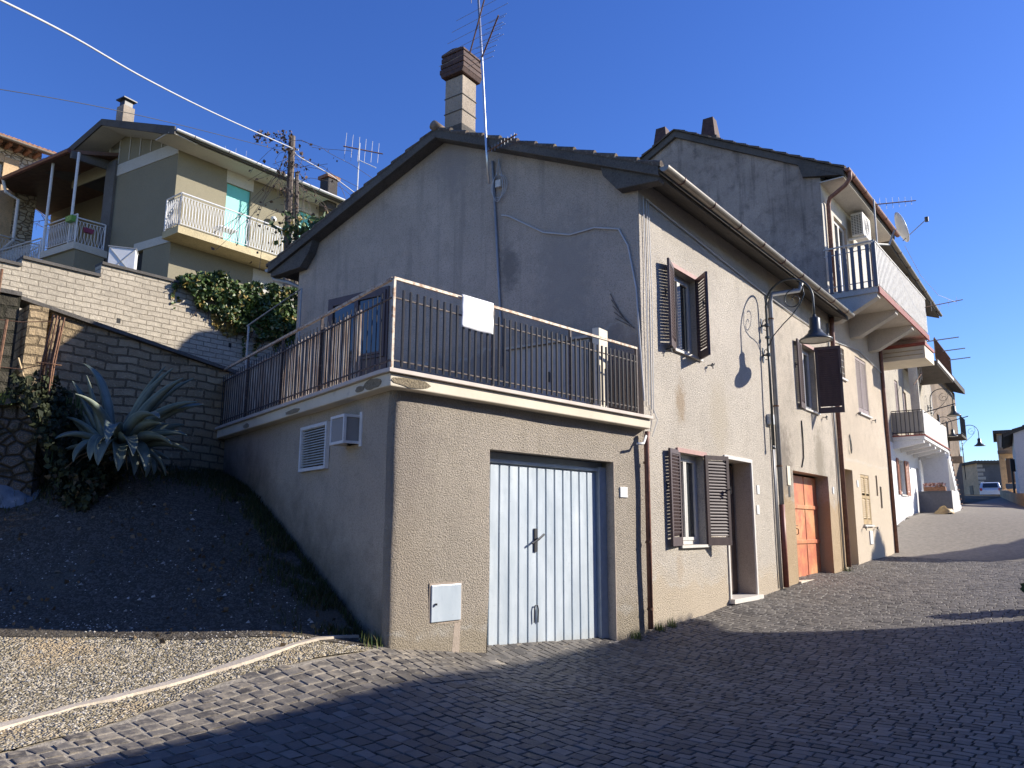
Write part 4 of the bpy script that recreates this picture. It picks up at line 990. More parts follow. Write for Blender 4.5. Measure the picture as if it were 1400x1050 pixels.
def iron_rail(fr, s0, s1, o0, o1, z, h, along='s'):
    m = MB(); L = (s1-s0) if along == 's' else (o1-o0); n = max(2, int(L/.13))
    P = (lambda t, zz: fr.P(s0+t*(s1-s0), o1, zz)) if along == 's' else (lambda t, zz: fr.P(s0, o0+t*(o1-o0), zz))
    for zz in (z+.08, z+h): m.tube([P(0,zz), P(1,zz)], .016, 5)
    for k in range(n+1): m.tube([P(k/n, z), P(k/n, z+h)], .009, 5)
    return m
bl = MB().box(F3, 4.25, 10.2, 0, 1.0, 3.02, 3.14).build('lower_balcony_slab', M['white'], h3)
box('red_edge', M['redtile'], bl, F3, 4.22, 10.2, .0, 1.04, 3.142, 3.18)
for s in (4.3,5.6,6.9,8.2,9.5): MB().prism(Frame(*F3.P(s,0,0).xy,126), [(0,2.72),(.95,2.9),(.95,3.018),(0,3.018)], 0, -.2).build('balcony_beam', M['white'], bl)
ir = iron_rail(F3, 4.28, 4.28, .02, .98, 3.18, .86, 'o').build('lower_balcony_railing', M['iron'], h3)
box('fabric_screen', M['greypanel'], ir, F3, 4.31, 4.33, .02, .96, 3.25, 4.0)
pn = MB()
for k in range(5): pn.box(F3, 4.35+k*1.17, 5.50+k*1.17, .97, 1.0, 3.2, 4.04)
pn.build('pale_panels', M['palepanel'], ir)
# staircase
st = MB(); n = 13; poly = []
for k in range(n): poly += [(10.2+k*.2, 3.12-k*.19), (10.2+(k+1)*.2, 3.12-k*.19)]
poly += [(12.8, .5), (12.5, .3), (10.0, 2.75), (10.2, 2.9)]
st = MB().prism(F3, poly, .1, 1.0).build('outside_staircase', M['white'], h3)
m = MB()
for k in range(n): m.box(F3, 10.19+k*.2, 10.42+k*.2, .08, 1.06, 3.122-k*.19, 3.15-k*.19)
m.build('stair_treads', M['terracotta'], st)
m = MB(); m.prism(F3, [(10.2,3.15),(10.2,4.0),(12.8,1.5),(12.8,.65)], .92, .95); m.build('stair_parapet', M['iron'], st)
MB().quad(F3, [(9.6,.1,0),(9.6,1.0,0),(9.6,1.0,2.95),(9.6,.1,2.95)]).box(F3, 9.6, 10.6, .1, .98, .2, 1.3).build('understair_wall', M['white'], st)
# low grey enclosure by the stair
en = MB().box(F3, 8.35, 8.39, .05, 1.18, .48, 1.42).build('enclosure', M['slate_slat'], h3)
box('pale_side', M['palepanel'], en, F3, 8.39, 10.6, 1.15, 1.18, .5, 1.45); box('plinth', M['white'], en, F3, 8.34, 10.7, .02, 1.2, .1, .47)
# upper balcony
bu = MB().box(F3, 7.6, 12.2, 0, 1.2, 6.18, 6.34).build('upper_balcony_slab', M['concrete'], h3)
box('edge_trim', M['palepanel'], bu, F3, 7.6, 12.2, 1.202, 1.24, 6.24, 6.36)
up = iron_rail(F3, 7.62, 12.2, 0, 1.18, 6.34, .9, 's').build('upper_balcony_railing', M['rust'], h3)
box('brown_panel', M['brownwall'], up, F3, 7.65, 12.15, 1.145, 1.165, 6.4, 7.22)
MB().box(F3, 7.45, 7.6, .2, .5, 3.1, 9.8).build('pilaster', M['cream2'], h3)
# drying poles jutting from the balconies
for s, o, z, L, lab in ((7.8,1.15,7.15,1.1,'nearest'),(9.8,1.15,7.1,1.1,'middle'),(11.6,1.15,7.05,1.1,'farthest')):
    t = MB().tube([F3.P(s,o-.3,z), F3.P(s+.1,o+L*.75,z+.05)], .022, 6).build('drying_pole', M['pipe_grey']); tag(t, lab+' of three steel drying poles jutting from the brown-panelled upper balcony', 'pole', 'drying poles on the balconies')
for s, z, lab in ((5.0,4.06,'near'),(8.9,4.08,'far')):
    t = MB().tube([F3.P(s-.6,.7,z-.2), F3.P(s+.2,1.9,z+.22)], .02, 6).build('drying_pole', M['iron']); tag(t, lab+' dark drying pole slanting out over the pale-panelled lower balcony', 'pole', 'drying poles on the balconies')
an = thing('tv_antenna', F3.P(6.9,.5,4.9), 'old rod aerial fixed under the brown-panelled balcony', 'antenna', 'TV antennas')
yagi(an, F3.P(6.5,.5,5.3), F3.P(7.4,.7,5.9), 6, .8, .5, .014, perp=Vector((0,0,1)))
fb = thing('flower_box', F3.P(8.3,.6,1.42), 'terracotta flower box with pink plants on the grey enclosure', 'planter')
MB().box(F3, 8.25, 8.48, .25, 1.0, 1.43, 1.58).build('trough', M['terracotta'], fb)
rn = random.Random(3); leaves([F3.P(8.36+rn.gauss(0,.08), .25+.75*rn.random(), 1.6+.12*rn.random()) for _ in range(160)], .07, seed=4).build('flowers', M['flower'], fb)
rg_ = MB(); c = F3.P(7.5,.95,0); zz = gz(c.x, c.y)
hp = [(0,.34),(.12,.30),(.26,.16),(.34,.05),(.38,.0)]
m = MB().lathe((c.x, c.y, zz-.02), [(0.001,.30),(.12,.25),(.24,.12),(.3,.03),(.33,0)], 10)
m.v = [(x+.12*noise.noise(Vector((x*4,y*4,z*4))), y+.1*noise.noise(Vector((y*5,x*3,z*3+4))), z*(1+.3*noise.noise(Vector((x*9,y*9,1))))) for x, y, z in m.v]
tag(m.build('sack', M['shutter_tan'], smooth=True), 'crumpled orange-brown sack on the ground by the grey enclosure', 'sack')

# dark buildings continuing the row
h4 = thing('narrow_house', F3.P(17,0,.6), 'narrow dark house beyond the outside staircase, mostly hidden', 'house')
MB().wall(F3, 14.85, 24, -.5, 7.5, [(16,16.8,4,5.4,.15),(19,19.8,4,5.4,.15)]).build('street_wall', M['brownwall'], h4)
for a in (16,19): window(h4, F3, a, a+.8, 4, 5.4, .1, False, 1)
r = slab(MB(), P3_, 14.86, 24.2, [(-.5,7.6),(4,9.2),(8.5,7.6)], .18).build('roof', M['concrete'], h4); rooftiles(r, P3_, 15.15, 24.2, -.5, 4, lambda v: 7.6+(v+.5)*.355)
b = MB().box(F3, 16.5, 18.6, 0, .9, 4.3, 4.42).build('balcony', M['concrete'], h4); iron_rail(F3, 16.5, 18.6, 0, .88, 4.42, .9, 's').build('railing', M['iron'], b)
box('awning_hood', M['brownwall'], h4, F3, 15.6, 16.0, .0, .9, 3.0, 3.3)

# ================================================================== street lamps
def street_lamp(fr, s, z, label, scale=1.0, reach=.92):
    """bracket lamp: pole on two scroll clamps, hooped arm, bell shade hanging at height z"""
    base = fr.P(s, .12, z-1.4)
    L = thing('street_lamp', base, label, 'street lamp', 'bracket street lamps')
    K = scale; F = Frame(base.x, base.y, fr.az, 1)
    # local: o outward from the pole
    zt = z; P = lambda o, zz: F.P(0, o*K, zt+zz*K)
    MB().tube([P(0,-2.05), P(0,.75)], .024*K, 10).tube([P(0,-2.07), P(0,-2.12)], .034*K, 10).build('pole', M['lamp'], L, smooth=True)
    arc = [P(reach/2-reach/2*math.cos(a), .75+.46*math.sin(a)*1.0) for a in [math.pi*k/18 for k in range(19)]]
    arc += [P(reach,.6), P(reach,.38)]
    a = MB().tube(arc, .021*K, 8).build('arm', M['lamp'], L, smooth=True)
    sp = []
    for k in range(34):
        f = k/33; th = 1.5+f*8.2; r_ = .20*(1-f)+.02; sp.append(P(.56+r_*math.cos(th), .78+r_*math.sin(th)))
    m = MB().tube(sp, .010*K, 6); m.tube([P(0,-.1), P(.12,.12), P(.32,.32), P(.5,.47), P(.68,.68), P(.76,.86), P(.72,1.08)], .011*K, 6)
    m.build('scrollwork', M['lamp'], a, smooth=True)
    for zz in (-.25, .35):
        m = MB(); m.tube([P(-.12,zz), P(.03,zz)], .018*K, 8); m.tube([P(0,zz-.03), P(0,zz+.03)], .045*K, 10)
        m.tube([P(-.1,zz), P(-.07,zz+.10), P(-.02,zz+.13), P(-.03,zz+.08)], .009*K, 5); m.tube([P(-.1,zz), P(-.07,zz-.08), P(-.03,zz-.1)], .009*K, 5)
        m.box(F, -.03*K, .03*K, -.125*K, -.105*K, zt+(zz-.15)*K, zt+(zz+.15)*K)
        m.build('wall_clamp', M['lamp'], L, smooth=False)
    MB().tube([P(0,.08), P(0,.12)], .05*K, 10).build('collar', M['lamp'], L)
    c = P(reach, 0)
    sh = MB().lathe(c, [(.001*K,.42*K),(.03*K,.42*K),(.035*K,.37*K),(.085*K,.35*K),(.10*K,.33*K),(.10*K,.12*K),(.125*K,.10*K),(.14*K,.05*K),(.22*K,-.02*K),(.30*K,-.07*K),(.305*K,-.10*K),(.295*K,-.10*K),(.2*K,-.05*K),(.12*K,0),(.001,.01)], 32).build('lamp_shade', M['lamp'], L, smooth=True)
    MB().lathe(c, [(.001,-.115*K),(.1*K,-.112*K),(.2*K,-.10*K),(.285*K,-.085*K)], 24).build('lamp_glass', M['lampglass'], sh, smooth=True)
    return L
M['lampglass'] = plain('frosted_lamp_glass', (.5,.5,.45), .35, .15, 20)
street_lamp(FS, 4.98, 3.62, 'nearest and largest bell-shaded street lamp, on the front roughcast house wall')
street_lamp(F3, 13.3, 4.98, 'bell-shaded street lamp on the far end of the white-ground-floor house', .95)
street_lamp(F3, 14.3, 4.15, 'small low street lamp just behind the pale balcony panels', .7)
street_lamp(Frame(F3.P(24,0,0).x, F3.P(24,0,0).y, 34), 0.2, 4.6, 'farthest small street lamp hanging over the bend of the street', .9)

# ================================================================== roof antenna of house 1
an = thing('tv_antenna', FE.P(2.7,.3,5.6), 'tall silver mast with crossed aerials beside the brown-capped chimney', 'antenna', 'TV antennas')
MB().tube([FE.P(2.62,.3,5.75), FE.P(2.69,.3,6.45), FE.P(2.81,.3,8.16), FE.P(2.94,.3,9.75)], .022, 8).build('mast', M['steel'], an, smooth=True)
yagi(an, FE.P(3.13,.25,8.40), FE.P(2.68,.42,9.21), 5, 1.45, 1.1, perp=Vector((.8,-.5,.1)))
yagi(an, FE.P(2.9,.25,8.13), FE.P(2.16,.7,8.51), 8, .55, .3, perp=Vector((.75,-.45,.05)))
yagi(an, FE.P(2.64,.32,6.33), FE.P(1.95,.45,6.38), 9, .16, .12, perp=Vector((0,.3,1)))
m = MB(); 
for k in range(4): m.tube([FE.P(3.05,.33,9.45+k*.06), FE.P(2.65,.33,9.38+k*.06)], .006, 4)
for s in (3.05,2.86,2.65): m.tube([FE.P(s,.33,9.34), FE.P(s,.33,9.9)], .006, 4)
m.build('grid_reflector', M['iron'], an)
MB().box(FE, 2.55, 2.66, .01, .07, 5.77, 5.9).build('amplifier_box', M['ac'], an)
lp = []
for q in range(3):
    lp = [FE.P(2.6,.05,6.3)]+[FE.P(2.6+(.17-.03*q)*math.sin(a)*(1 if q % 2 else -1.0), .04+.02*q, 5.9-.42*(1-math.cos(a))/2*(1+.1*q)+.1) for a in [math.pi*k/10 for k in range(1, 20)]]
    MB().tube(lp, .007, 5).build('looped_lead', M['cable'], an, smooth=True)
for pts, lab in (([(2.55,5.25),(2.4,5.2),(1.7,4.75),(1.2,4.6),(.75,4.62),(.33,4.5),(.18,4.2),(.06,3.5),(.02,2.6),(-.02,1.8)], 'grey cable sagging across the shaded gable wall to the street corner'),):
    tag(MB().tube([FE.P(s,.025,z) for s, z in pts], .013, 6).build('cable', M['cable']), lab, 'cable', 'cables')
m = MB()
for s, (z0, z1) in ((.12,(5.0,1.75)),(.22,(5.0,1.7)),(.28,(5.02,1.65))):
    m.tube([FS.P(s,.02,z0), FS.P(s+.02*math.sin(s*30),.03,(z0+z1)/2), FS.P(s*.9,.025,z1)], .008, 5)
m.tube([FS.P(.2,.03,4.98), FS.P(3,.03,4.82), FS.P(5.2,.03,4.7), FS.P(9.6,.03,4.6), FS.P(12.5,.03,4.85), FS.P(15.1,.03,4.6)], .012, 5)
m.tube([FS.P(.25,.03,1.7), FS.P(.3,.06,1.55), FS.P(.18,.03,1.3)], .007, 5)
tag(m.build('wall_cables', M['cable']), 'bundle of thin cables down the street corner and along under the eaves', 'cable', 'cables')
st = MB()
for k in range(5): st.tube([FE.P(.5-k*.02,.02,3.5-k*.1), FE.P(.3-.05*k,.02,3.1-.05*k)], .006, 4)
tag(st.build('dead_creeper', M['pole']), 'wisp of dead creeper on the gable wall above the storage box', 'plant')
# ================================================================== OLIVE HOUSE up the slope
oh = thing('olive_house', (-13.05, 28, 5.6), 'olive-green two-storey house with turquoise rollers and white railings above the tuff block wall', 'house')
MB().wall(FC, 0, 14, 5, 14.75, [(2.15,3.25,10.95,13.83,.12),(5.55,6.65,10.95,13.83,.12)], step=2, wob=0).build('side_wall', M['olive'], oh)
for a in (2.15, 5.55):
    MB().box(FC, a, a+1.1, -.12, -.08, 10.95, 13.83).build('roller_shutter', M['teal'], oh)
for a in (2.1, 5.5): box('white_panel', M['olive_white'], oh, FC, a, a+1.25, 0, .02, 13.84, 14.74)
box('white_panel', M['olive_white'], oh, FC, 3.6, 14, 0, .02, 9.2, 10.55)

rs = lambda s: (14.75+.338*s if s < 3.71 else 16.0-.30*(s-3.71))
MB().wall(FD, 0, 4.0, 5, 14.5, [(1.7,2.6,9.7,10.6,.15)], step=2, wob=0).build('gable_side_wall', M['olive'], oh)
MB().quad(FD, [(1.7,-.14,9.7),(2.6,-.14,9.7),(2.6,-.14,10.6),(1.7,-.14,10.6)]).build('cellar_window', M['dark'], oh)
m = MB(); m.prism(FD, [(0,14.5),(0,rs(0)),(3.71,16.0),(7.4,rs(7.4)),(7.4,14.5)], -.05, .0); m.build('gable_infill', M['olive'], oh)
for k in range(7): box('cladding_strip', M['olive_white'], oh, FD, .35+k*.72, .40+k*.72, .003, .03, 14.8, rs(.37+k*.72)-.02)
box('white_band', M['olive_white'], oh, FD, 0, 4.0, .003, .03, 14.25, 14.75); box('white_band', M['olive_white'], oh, FD, 0, 2.3, .003, .03, 10.62, 10.95)
def PO(u, v, z): p = FD.P(v, 1.0, z); return p+U38*u
r = slab(MB(), PO, 0, 15, [(-1.15,14.5),(3.71,16.16),(7.6,14.99)], .16).build('roof', M['concrete'], oh)
MB().prism(FD, [(-1.2,14.25),(-1.2,14.56),(3.71,16.26),(6.0,15.57),(6.0,15.25),(3.71,15.98),(-.5,14.45)], 1.002, 1.06).build('verge_board', M['concrete'], r)
MB().prism(FD, [(-1.15,14.33),(0,14.72),(3.71,15.985),(6.0,15.29),(6.0,15.27),(3.71,15.96),(0,14.69),(-1.15,14.3)], .01, .99).build('soffit', M['olive_white'], r)
box('eave_soffit', M['olive_white'], r, FC, -.95, 14, .02, 1.0, 14.38, 14.42)
gutter(oh, PO(0,-1.22,14.47), PO(14.5,-1.22,14.47), (FC.n[0],FC.n[1],0), .08, M['white_metal'], 10)
c = MB().box(FD, 4.05, 4.55, -.5, 0, 15.5, 17.55).build('chimney', M['chim'], oh); m = MB().box(FD, 4.12, 4.48, -.43, -.07, 17.55, 17.85); m.box(FD, 4.0, 4.6, -.55, .05, 17.851, 17.9); m.build('metal_cowl', M['iron'], c)
MB().box(FD, 4.0, 4.65, -.6, .12, 5.2, 14.95).build('corner_pillar', M['darkgrey_wall'], oh)
MB().quad(FD, [(4.0,-2.2,10.9),(13.2,-2.2,10.9),(13.2,-2.2,15.4),(4.0,-2.2,15.4)]).build('porch_rear_wall', M['olive'], oh)
MB().quad(FD, [(4.66,-2.1,5.2),(15.5,-2.1,5.2),(15.5,-2.1,10.9),(4.66,-2.1,10.9)]).build('lower_wall', M['olive'], oh)
w = MB().box(FD, 6.0, 7.6, -2.19, -2.1, 11.2, 13.6).build('porch_window', M['dark'], oh)
m = MB()
for k in range(8): m.box(FD, 6.05+k*.1, 6.1+k*.1, -2.09, -2.07, 11.3, 12.9)
m.build('striped_curtain', M['marble_pink'], w)
dk = MB().box(FD, 4.3, 6.35, -2.1, 1.5, 10.62, 10.9).box(FD, 3.9, 4.299, .13, 1.5, 10.62, 10.9).build('porch_deck', M['olive_white'], oh)
MB().box(FD, 3.95, 6.25, .2, 1.4, 5.2, 10.61).build('porch_base', M['olive'], oh)
# porch roof: a lean-to sloping towards the viewer, boards below
m = MB(); i = m.add([FD.P(s, o, z) for s, o, z in ((4.75,1.6,14.93),(10.2,1.6,14.93),(13.8,-2.3,15.55),(4.0,-.0,15.3),(4.0,-2.3,15.55))]); m.f.append((i,i+1,i+2,i+4,i+3)); j = m.add([FD.P(s, o, z-.16) for s, o, z in ((4.75,1.6,14.93),(10.2,1.6,14.93),(13.8,-2.3,15.55),(4.0,-.0,15.3),(4.0,-2.3,15.55))]); m.f.append((j,j+1,j+2,j+4,j+3))
o5 = (0,1,2,4,3)
for a, b in zip(o5, o5[1:]+o5[:1]): m.f.append((i+a,i+b,j+b,j+a))
pr = m.build('porch_roof', M['wood'], oh)
MB().tube([FD.P(4.7,1.66,14.86), FD.P(10.25,1.66,14.86)], .1, 8).build('porch_gutter', M['gutter_brown'], pr)
MB().prism(Frame(*FD.P(4.72,1.6,0).xy, FD.az+90, 1), [(0,14.55),(0,14.85),(1.7,15.1),(1.7,14.7)], 0, .12).build('porch_beam', M['darkgrey_wall'], pr)
for s in (4.42, 6.3): MB().tube([FD.P(s,1.42,10.9), FD.P(s,1.42,14.8)], .055, 8).build('porch_post', M['white_metal'], oh)
MB().tube([FD.P(9.8,1.66,14.8), FD.P(9.8,1.5,14.3), FD.P(9.7,1.0,14.1), FD.P(9.7,1.0,12.2), FD.P(10.4,1.2,11.7)], .07, 8).build('downpipe', M['white_metal'], oh)
MB().lathe(FD.P(5.2,-.6,14.1), [(.001,-.14),(.1,-.1),(.14,0),(.1,.1),(.001,.14)], 12).build('globe_light', M['pvc'], oh, smooth=True)
def lattice(fr, pts, z, h):
    """white ornamental railing along a list of (s, o) points: bellied bars in pairs"""
    m = MB()
    for (s0, o0), (s1, o1) in zip(pts, pts[1:]):
        L = math.hypot(s1-s0, o1-o0); n = max(2, int(L/.12)); P = lambda t, zz: fr.P(s0+(s1-s0)*t, o0+(o1-o0)*t, zz)
        m.tube([P(0,z+h), P(1,z+h)], .03, 6); m.tube([P(0,z+.1), P(1,z+.1)], .018, 5); m.tube([P(0,z+h-.13), P(1,z+h-.13)], .014, 5)
        for k in range(n):
            t = (k+.5)/n; dt = .045/L
            for sg in (-1, 1):
                m.tube([P(t+sg*dt*math.sin(math.pi*q/5)*1.2, z+.1+(h-.23)*q/5) for q in range(6)], .011, 4)
        for t in (0, 1): m.tube([P(t,z), P(t,z+h)], .03, 6)
    return m
lattice(FD, [(3.95,1.45),(4.35,1.45),(6.3,1.45)], 10.9, 1.15).build('porch_railing', M['white_metal'], oh)
lattice(FD, [(4.35,1.44),(4.1,.2)], 10.9, 1.15).build('porch_railing', M['white_metal'], oh)
lattice(FD, [(6.35,1.5),(9.6,1.6)], 10.4, 1.1).build('stair_railing', M['white_metal'], oh)
MB().box(FD, 6.35, 10, .6, 1.5, 9.6, 10.4).build('stair_landing', M['concrete'], oh)
b = MB().box(FC, -.35, 9, 0, 1.15, 10.62, 10.9).build('balcony', M['yellowslab'], oh)
lattice(FC, [(-.3,.05),(-.3,1.1),(2.6,1.1),(5.4,1.1),(9,1.1)], 10.9, 1.3).build('balcony_railing', M['white_metal'], b)
MB().lathe(FC.P(4.3,.18,12.9), [(.001,-.12),(.1,-.1),(.14,0),(.1,.1),(.001,.14)], 12).build('globe_light', M['pvc'], oh, smooth=True)
for s, mt, zz, lab in ((4.7,'green_plastic',11.75,'green trough planter hooked on the white porch railing'),(5.6,'magenta',11.5,'small magenta planter on the porch railing')):
    pass
tag(MB().prism(FD, [(3.98,11.72),(4.35,11.72),(4.4,11.95),(3.93,11.95)], 1.5, 1.68).build('planter', M['green_plastic']), 'green trough planter hooked on the white porch railing', 'planter')
tag(MB().prism(Frame(*FD.P(4.3,.6,0).xy, FD.az+90), [(-.4,11.5),(-.1,11.5),(-.05,11.68),(-.45,11.68)], .08, .22).build('planter', M['magenta']), 'small magenta planter on the porch railing', 'planter')
t = thing('garden_table', FC.P(1.9,.55,10.9), 'small white table on the olive house balcony', 'table')
MB().box(FC, 1.5, 2.3, .3, .8, 11.55, 11.6).build('table_top', M['white_metal'], t)
for a, o in ((1.55,.35),(2.25,.35),(1.55,.75),(2.25,.75)): MB().tube([FC.P(a,o,10.9), FC.P(a,o,11.55)], .02, 5).build('leg', M['white_metal'], t)
an = thing('tv_antenna', (-6.7, 31, 12.5), 'white rod aerial standing on the roof of the olive house', 'antenna', 'TV antennas')
MB().tube([(-6.68,31,12.5), (-6.65,31,16.3)], .03, 6).build('mast', M['white_metal'], an)
yagi(an, (-7.35,31,16.15), (-5.7,31.4,16.0), 6, 1.5, 1.0, .02, perp=Vector((0,.2,1)))
MB().tube([(-6.65,31,15.5), (-5.9,31,15.15)], .02, 5).build('lower_aerial', M['white_metal'], an)
an = thing('tv_antenna', (-13.0, 30, 15.0), 'low aerial lying along the gutter line of the olive house', 'antenna', 'TV antennas')
yagi(an, (-13.4,29.5,15.3), (-11.4,31.5,15.75), 6, .9, .7, .014, perp=Vector((0,.1,1)))
MB().tube([(-12.4,30.5,14.6), (-12.4,30.5,15.55)], .02, 5).build('mast', M['white_metal'], an)
c = thing('ridge_chimney', (-8.4, 33, 14.6), 'dark weathered chimney stack at the far end of the olive roof', 'chimney')
m = MB(); m.box(Frame(-8.4,33,38), -.28, .28, -.3, .3, 14.0, 15.5).build('stack', M['chim_dark'], c, bevel=.05); MB().box(Frame(-8.4,33,38), -.36, .36, -.36, .36, 15.502, 15.65).build('cap', M['terracotta'], c)

# limestone house at the far left
FX = Frame(-22.3, 34, 38)
sh = thing('limestone_house', (-22.3, 34, 8), 'rubble limestone house with tiled eaves at the far left edge', 'house')
MB().wall(FX, -12, 0, 6, 17.2, [(-3.4,-1.5,13.0,16.2,.3)], step=2, wob=0).build('stone_wall', M['limestone'], sh)
e = Frame(-22.3, 34, -52, -1); m = MB(); m.quad(e, [(0,0,6),(8,0,6),(8,0,17.2),(4,0,19.2),(0,0,17.2)]); m.build('side_wall', M['limestone'], sh)
MB().box(FX, -1.5, -.9, .0, .03, 11, 16.5).box(FX, -3.9, -3.42, 0, .03, 11, 16.5).box(FX, -3.41, -1.51, 0, .03, 16.21, 16.6).build('window_surround', M['orange_wall'], sh)
window(sh, FX, -3.4, -1.5, 13, 16.2, .2, True, 2)
def PX(u, v, z): return FX.P(u, -v, z)
r = slab(MB(), PX, -12.3, .4, [(-.8,17.1),(4,19.1),(8.8,17.1)], .15).build('roof', M['terracotta'], sh); rooftiles(r, PX, -12.3, .45, -.85, 4, lambda v: 17.1+(v+.8)*.4167, mat=M['terracotta'])
gutter(sh, FX.P(-12.3,.93,17.0), FX.P(.5,.93,17.0), (FX.n[0],FX.n[1],0), .09, M['gutter'], 6)
m = MB()
for k in range(30): m.box(FX, -12+k*.4, -11.85+k*.4, 0, .7, 16.85, 16.97)
m.build('eave_corbels', M['terracotta'], r)
MB().box(FX, -10, -.2, .1, 2.2, 8.5, 10.9).build('terrace_base', M['darkgrey_wall'], sh)
lattice(FX, [(-8,2.1),(-.3,2.1),(-.3,.2)], 10.9, 1.2).build('terrace_railing', M['white_dirty'], sh)

# white cabinet, planter on the upper terrace behind the block wall
tag(MB().box(Frame(-10.98,20,70), 0, .66, -.5, 0, 5.7, 7.44).build('metal_cabinet', M['white_metal'], bevel=.01), 'white metal cabinet with crossed bracing standing behind the block wall', 'cabinet')
F = Frame(-10.98,20,70)
cab = bpy.data.objects['metal_cabinet']
MB().tube([F.P(.02,.01,7.42), F.P(.64,.01,6.7)], .008, 4).tube([F.P(.02,.01,6.7), F.P(.64,.01,7.42)], .008, 4).box(F, -.02, .68, -.52, .02, 7.442, 7.47).build('crossed_wires', M['pipe_grey'], cab)

# ================================================================== WALLS of the slope
tw = thing('block_wall', FB.P(3,0,1), 'tall sunlit tuff block retaining wall with stepped coping', 'wall')
m = MB()
m.box(FB, -8, 0, -.35, 0, -1, 5.48).box(FB, 0, 1.62, -.35, 0, -1, 5.66).box(FB, 1.62, 14, -.35, 0, -1, 5.97); m.build('masonry', M['tuff'], tw)
MB().box(FB, -8, -.001, -.39, .05, 5.482, 5.55).box(FB, 0, 1.619, -.39, .05, 5.662, 5.73).box(FB, 1.621, 14, -.39, .05, 5.972, 6.04).build('coping', M['concrete'], tw)
MB().box(FB, 2.08, 2.17, -.05, .003, 4.66, 4.78).box(FB, 4.95, 5.03, -.05, .003, 4.6, 4.72).build('weep_holes', M['dark'], tw)
ow = thing('garden_wall', FO.P(2,0,1), 'old worn tuff wall with sloping stone coping behind the agave', 'wall')
MB().prism(FO, [(0,.1),(0,2.95),(2.87,2.46),(5.4,2.03),(5.4,.1)], -.3, 0).build('masonry', M['tuff_old'], ow)
MB().prism(FO, [(-.42,3.03),(-.42,3.08),(0,3.01),(2.87,2.52),(5.4,2.09),(5.4,2.035),(2.87,2.465),(0,2.955)], -.36, .07).build('coping', M['concrete'], ow)
MB().box(FO, -.34, -.10, -.3, .18, .5, 2.95).build('pillar', M['tuff_old'], ow)
MB().box(FO, -.10, -.001, -.3, -.12, .5, 2.95).build('recess', M['tuff_old'], ow)
lw = thing('side_boundary_wall', FO.P(-.9,1,1), 'shaded dark boundary wall at the left edge beside the worn pillar', 'wall')
MB().box(FO, -5, -.43, -.1, .08, .3, 3.06).build('masonry', M['shaded_wall'], lw); MB().box(FO, -5, -.43, -.15, .12, 3.062, 3.12).build('coping', M['concrete'], lw)
rw = MB().box(Frame(-11.0,9.4,88), 0, 5.1, -.28, 0, -.5, 1.48); rw = rw.build('rubble_wall', M['rubble']); tag(rw, 'low dark rubble retaining wall holding up the grassy bank', 'wall')
# earth bank behind the rubble wall
def bankz(x, y):
    g0 = gz(x, y); k = max(0, min(1, (-5.35-x)/.75)); k = k*k*(3-2*k); top = 1.46+.2*max(0, min(1, y-9.6)); return max(g0-.02, g0+(top-g0)*k)
m = MB(); nx, ny = 34, 16
for j in range(ny):
    for i in range(nx):
        x = -12+i*.21; y = 9.45+j*.14; m.add([(x, y, bankz(x, y)+.05*noise.noise(Vector((x*2,y*2,0))))])
for j in range(ny-1):
    for i in range(nx-1): m.f.append((j*nx+i, j*nx+i+1, (j+1)*nx+i+1, (j+1)*nx+i))
tag(m.build('earth_bank', M['earth'], smooth=True, recalc=False), kind='structure')
# upper terrace ground behind the block wall
def hill(x, y):
    return 5.4
m = MB(); i = m.add([FB.P(-40,-.36,5.3), FB.P(40,-.36,5.3), FB.P(40,-60,9), FB.P(-40,-60,9)]); m.f.append((i,i+1,i+2,i+3)); tag(m.build('hillside', M['earth'], recalc=False), kind='structure')

# ================================================================== plants
rn = random.Random(5)
def lerp_line(L, s):
    if s <= L[0][0]: return L[0][1]
    for (a, za), (b, zb) in zip(L, L[1:]):
        if s <= b: return za+(zb-za)*(s-a)/(b-a)
    return L[-1][1]
iv = thing('ivy', FB.P(6,.2,5), 'green ivy mass spilling over the top of the tuff block wall', 'ivy')
low = [(3.6,5.95),(3.86,5.5),(4.5,5.42),(4.7,5.2),(5.4,5.05),(5.9,4.95),(6.4,5.1),(6.8,4.7),(7.3,4.3),(8.4,4.2)]; top = [(3.4,6.1),(3.8,6.3),(4.33,6.48),(5.2,6.38),(5.6,6.5),(6.54,6.62),(9,6.9)]
pts = []
while len(pts) < 7200:
    s = 3.5+rn.random()*5.0; a, b = lerp_line(low, s), lerp_line(top, s); jit = .25*noise.noise(Vector((s*3, 0, 0)))
    z = a+jit+(b-a-jit)*rn.random()**.85; d = .16+.22*noise.noise(Vector((s*2.3, z*2.3, 3))); 
    if noise.noise(Vector((s*4.5, z*4.5, 9))) < -.28: continue
    pts.append(FB.P(s, max(.03, d+rn.gauss(0,.05))-(.25*rn.random() if z > 6.05 else 0), z+.08*noise.noise(Vector((s*7,z,1)))))
for _ in range(5):
    s = 3.3+rn.random()*4; z = lerp_line(low, max(3.6, s))
    for k in range(26): pts.append(FB.P(s+.05*math.sin(k*.5)+rn.gauss(0,.03), .04, z-.9*rn.random()*k/26))
leaves(pts, .115, flat=.6, seed=3).build('leaves', M['ivy'], iv)
m = MB()
for k in range(14):
    s = 3.9+k*.33; z = lerp_line(low, s)-.3; m.tube([FB.P(s+.1*math.sin(q*1.3+k), .03+.05*q/5, z+(6.1-z)*q/5) for q in range(6)], .012, 4)
m.build('stems', M['bark'], iv)
pts = []
for _ in range(220):
    s = 4.4+rn.random()*1.0; z = 5.35-.5*rn.random()*(1-abs(s-4.9)); pts.append(FB.P(s, .03+.03*rn.random(), z))
m = leaves(pts, .09, seed=8); m.c = [(a, .95) for a, b in m.c]; m.build('yellowed_leaves', M['ivy'], iv)

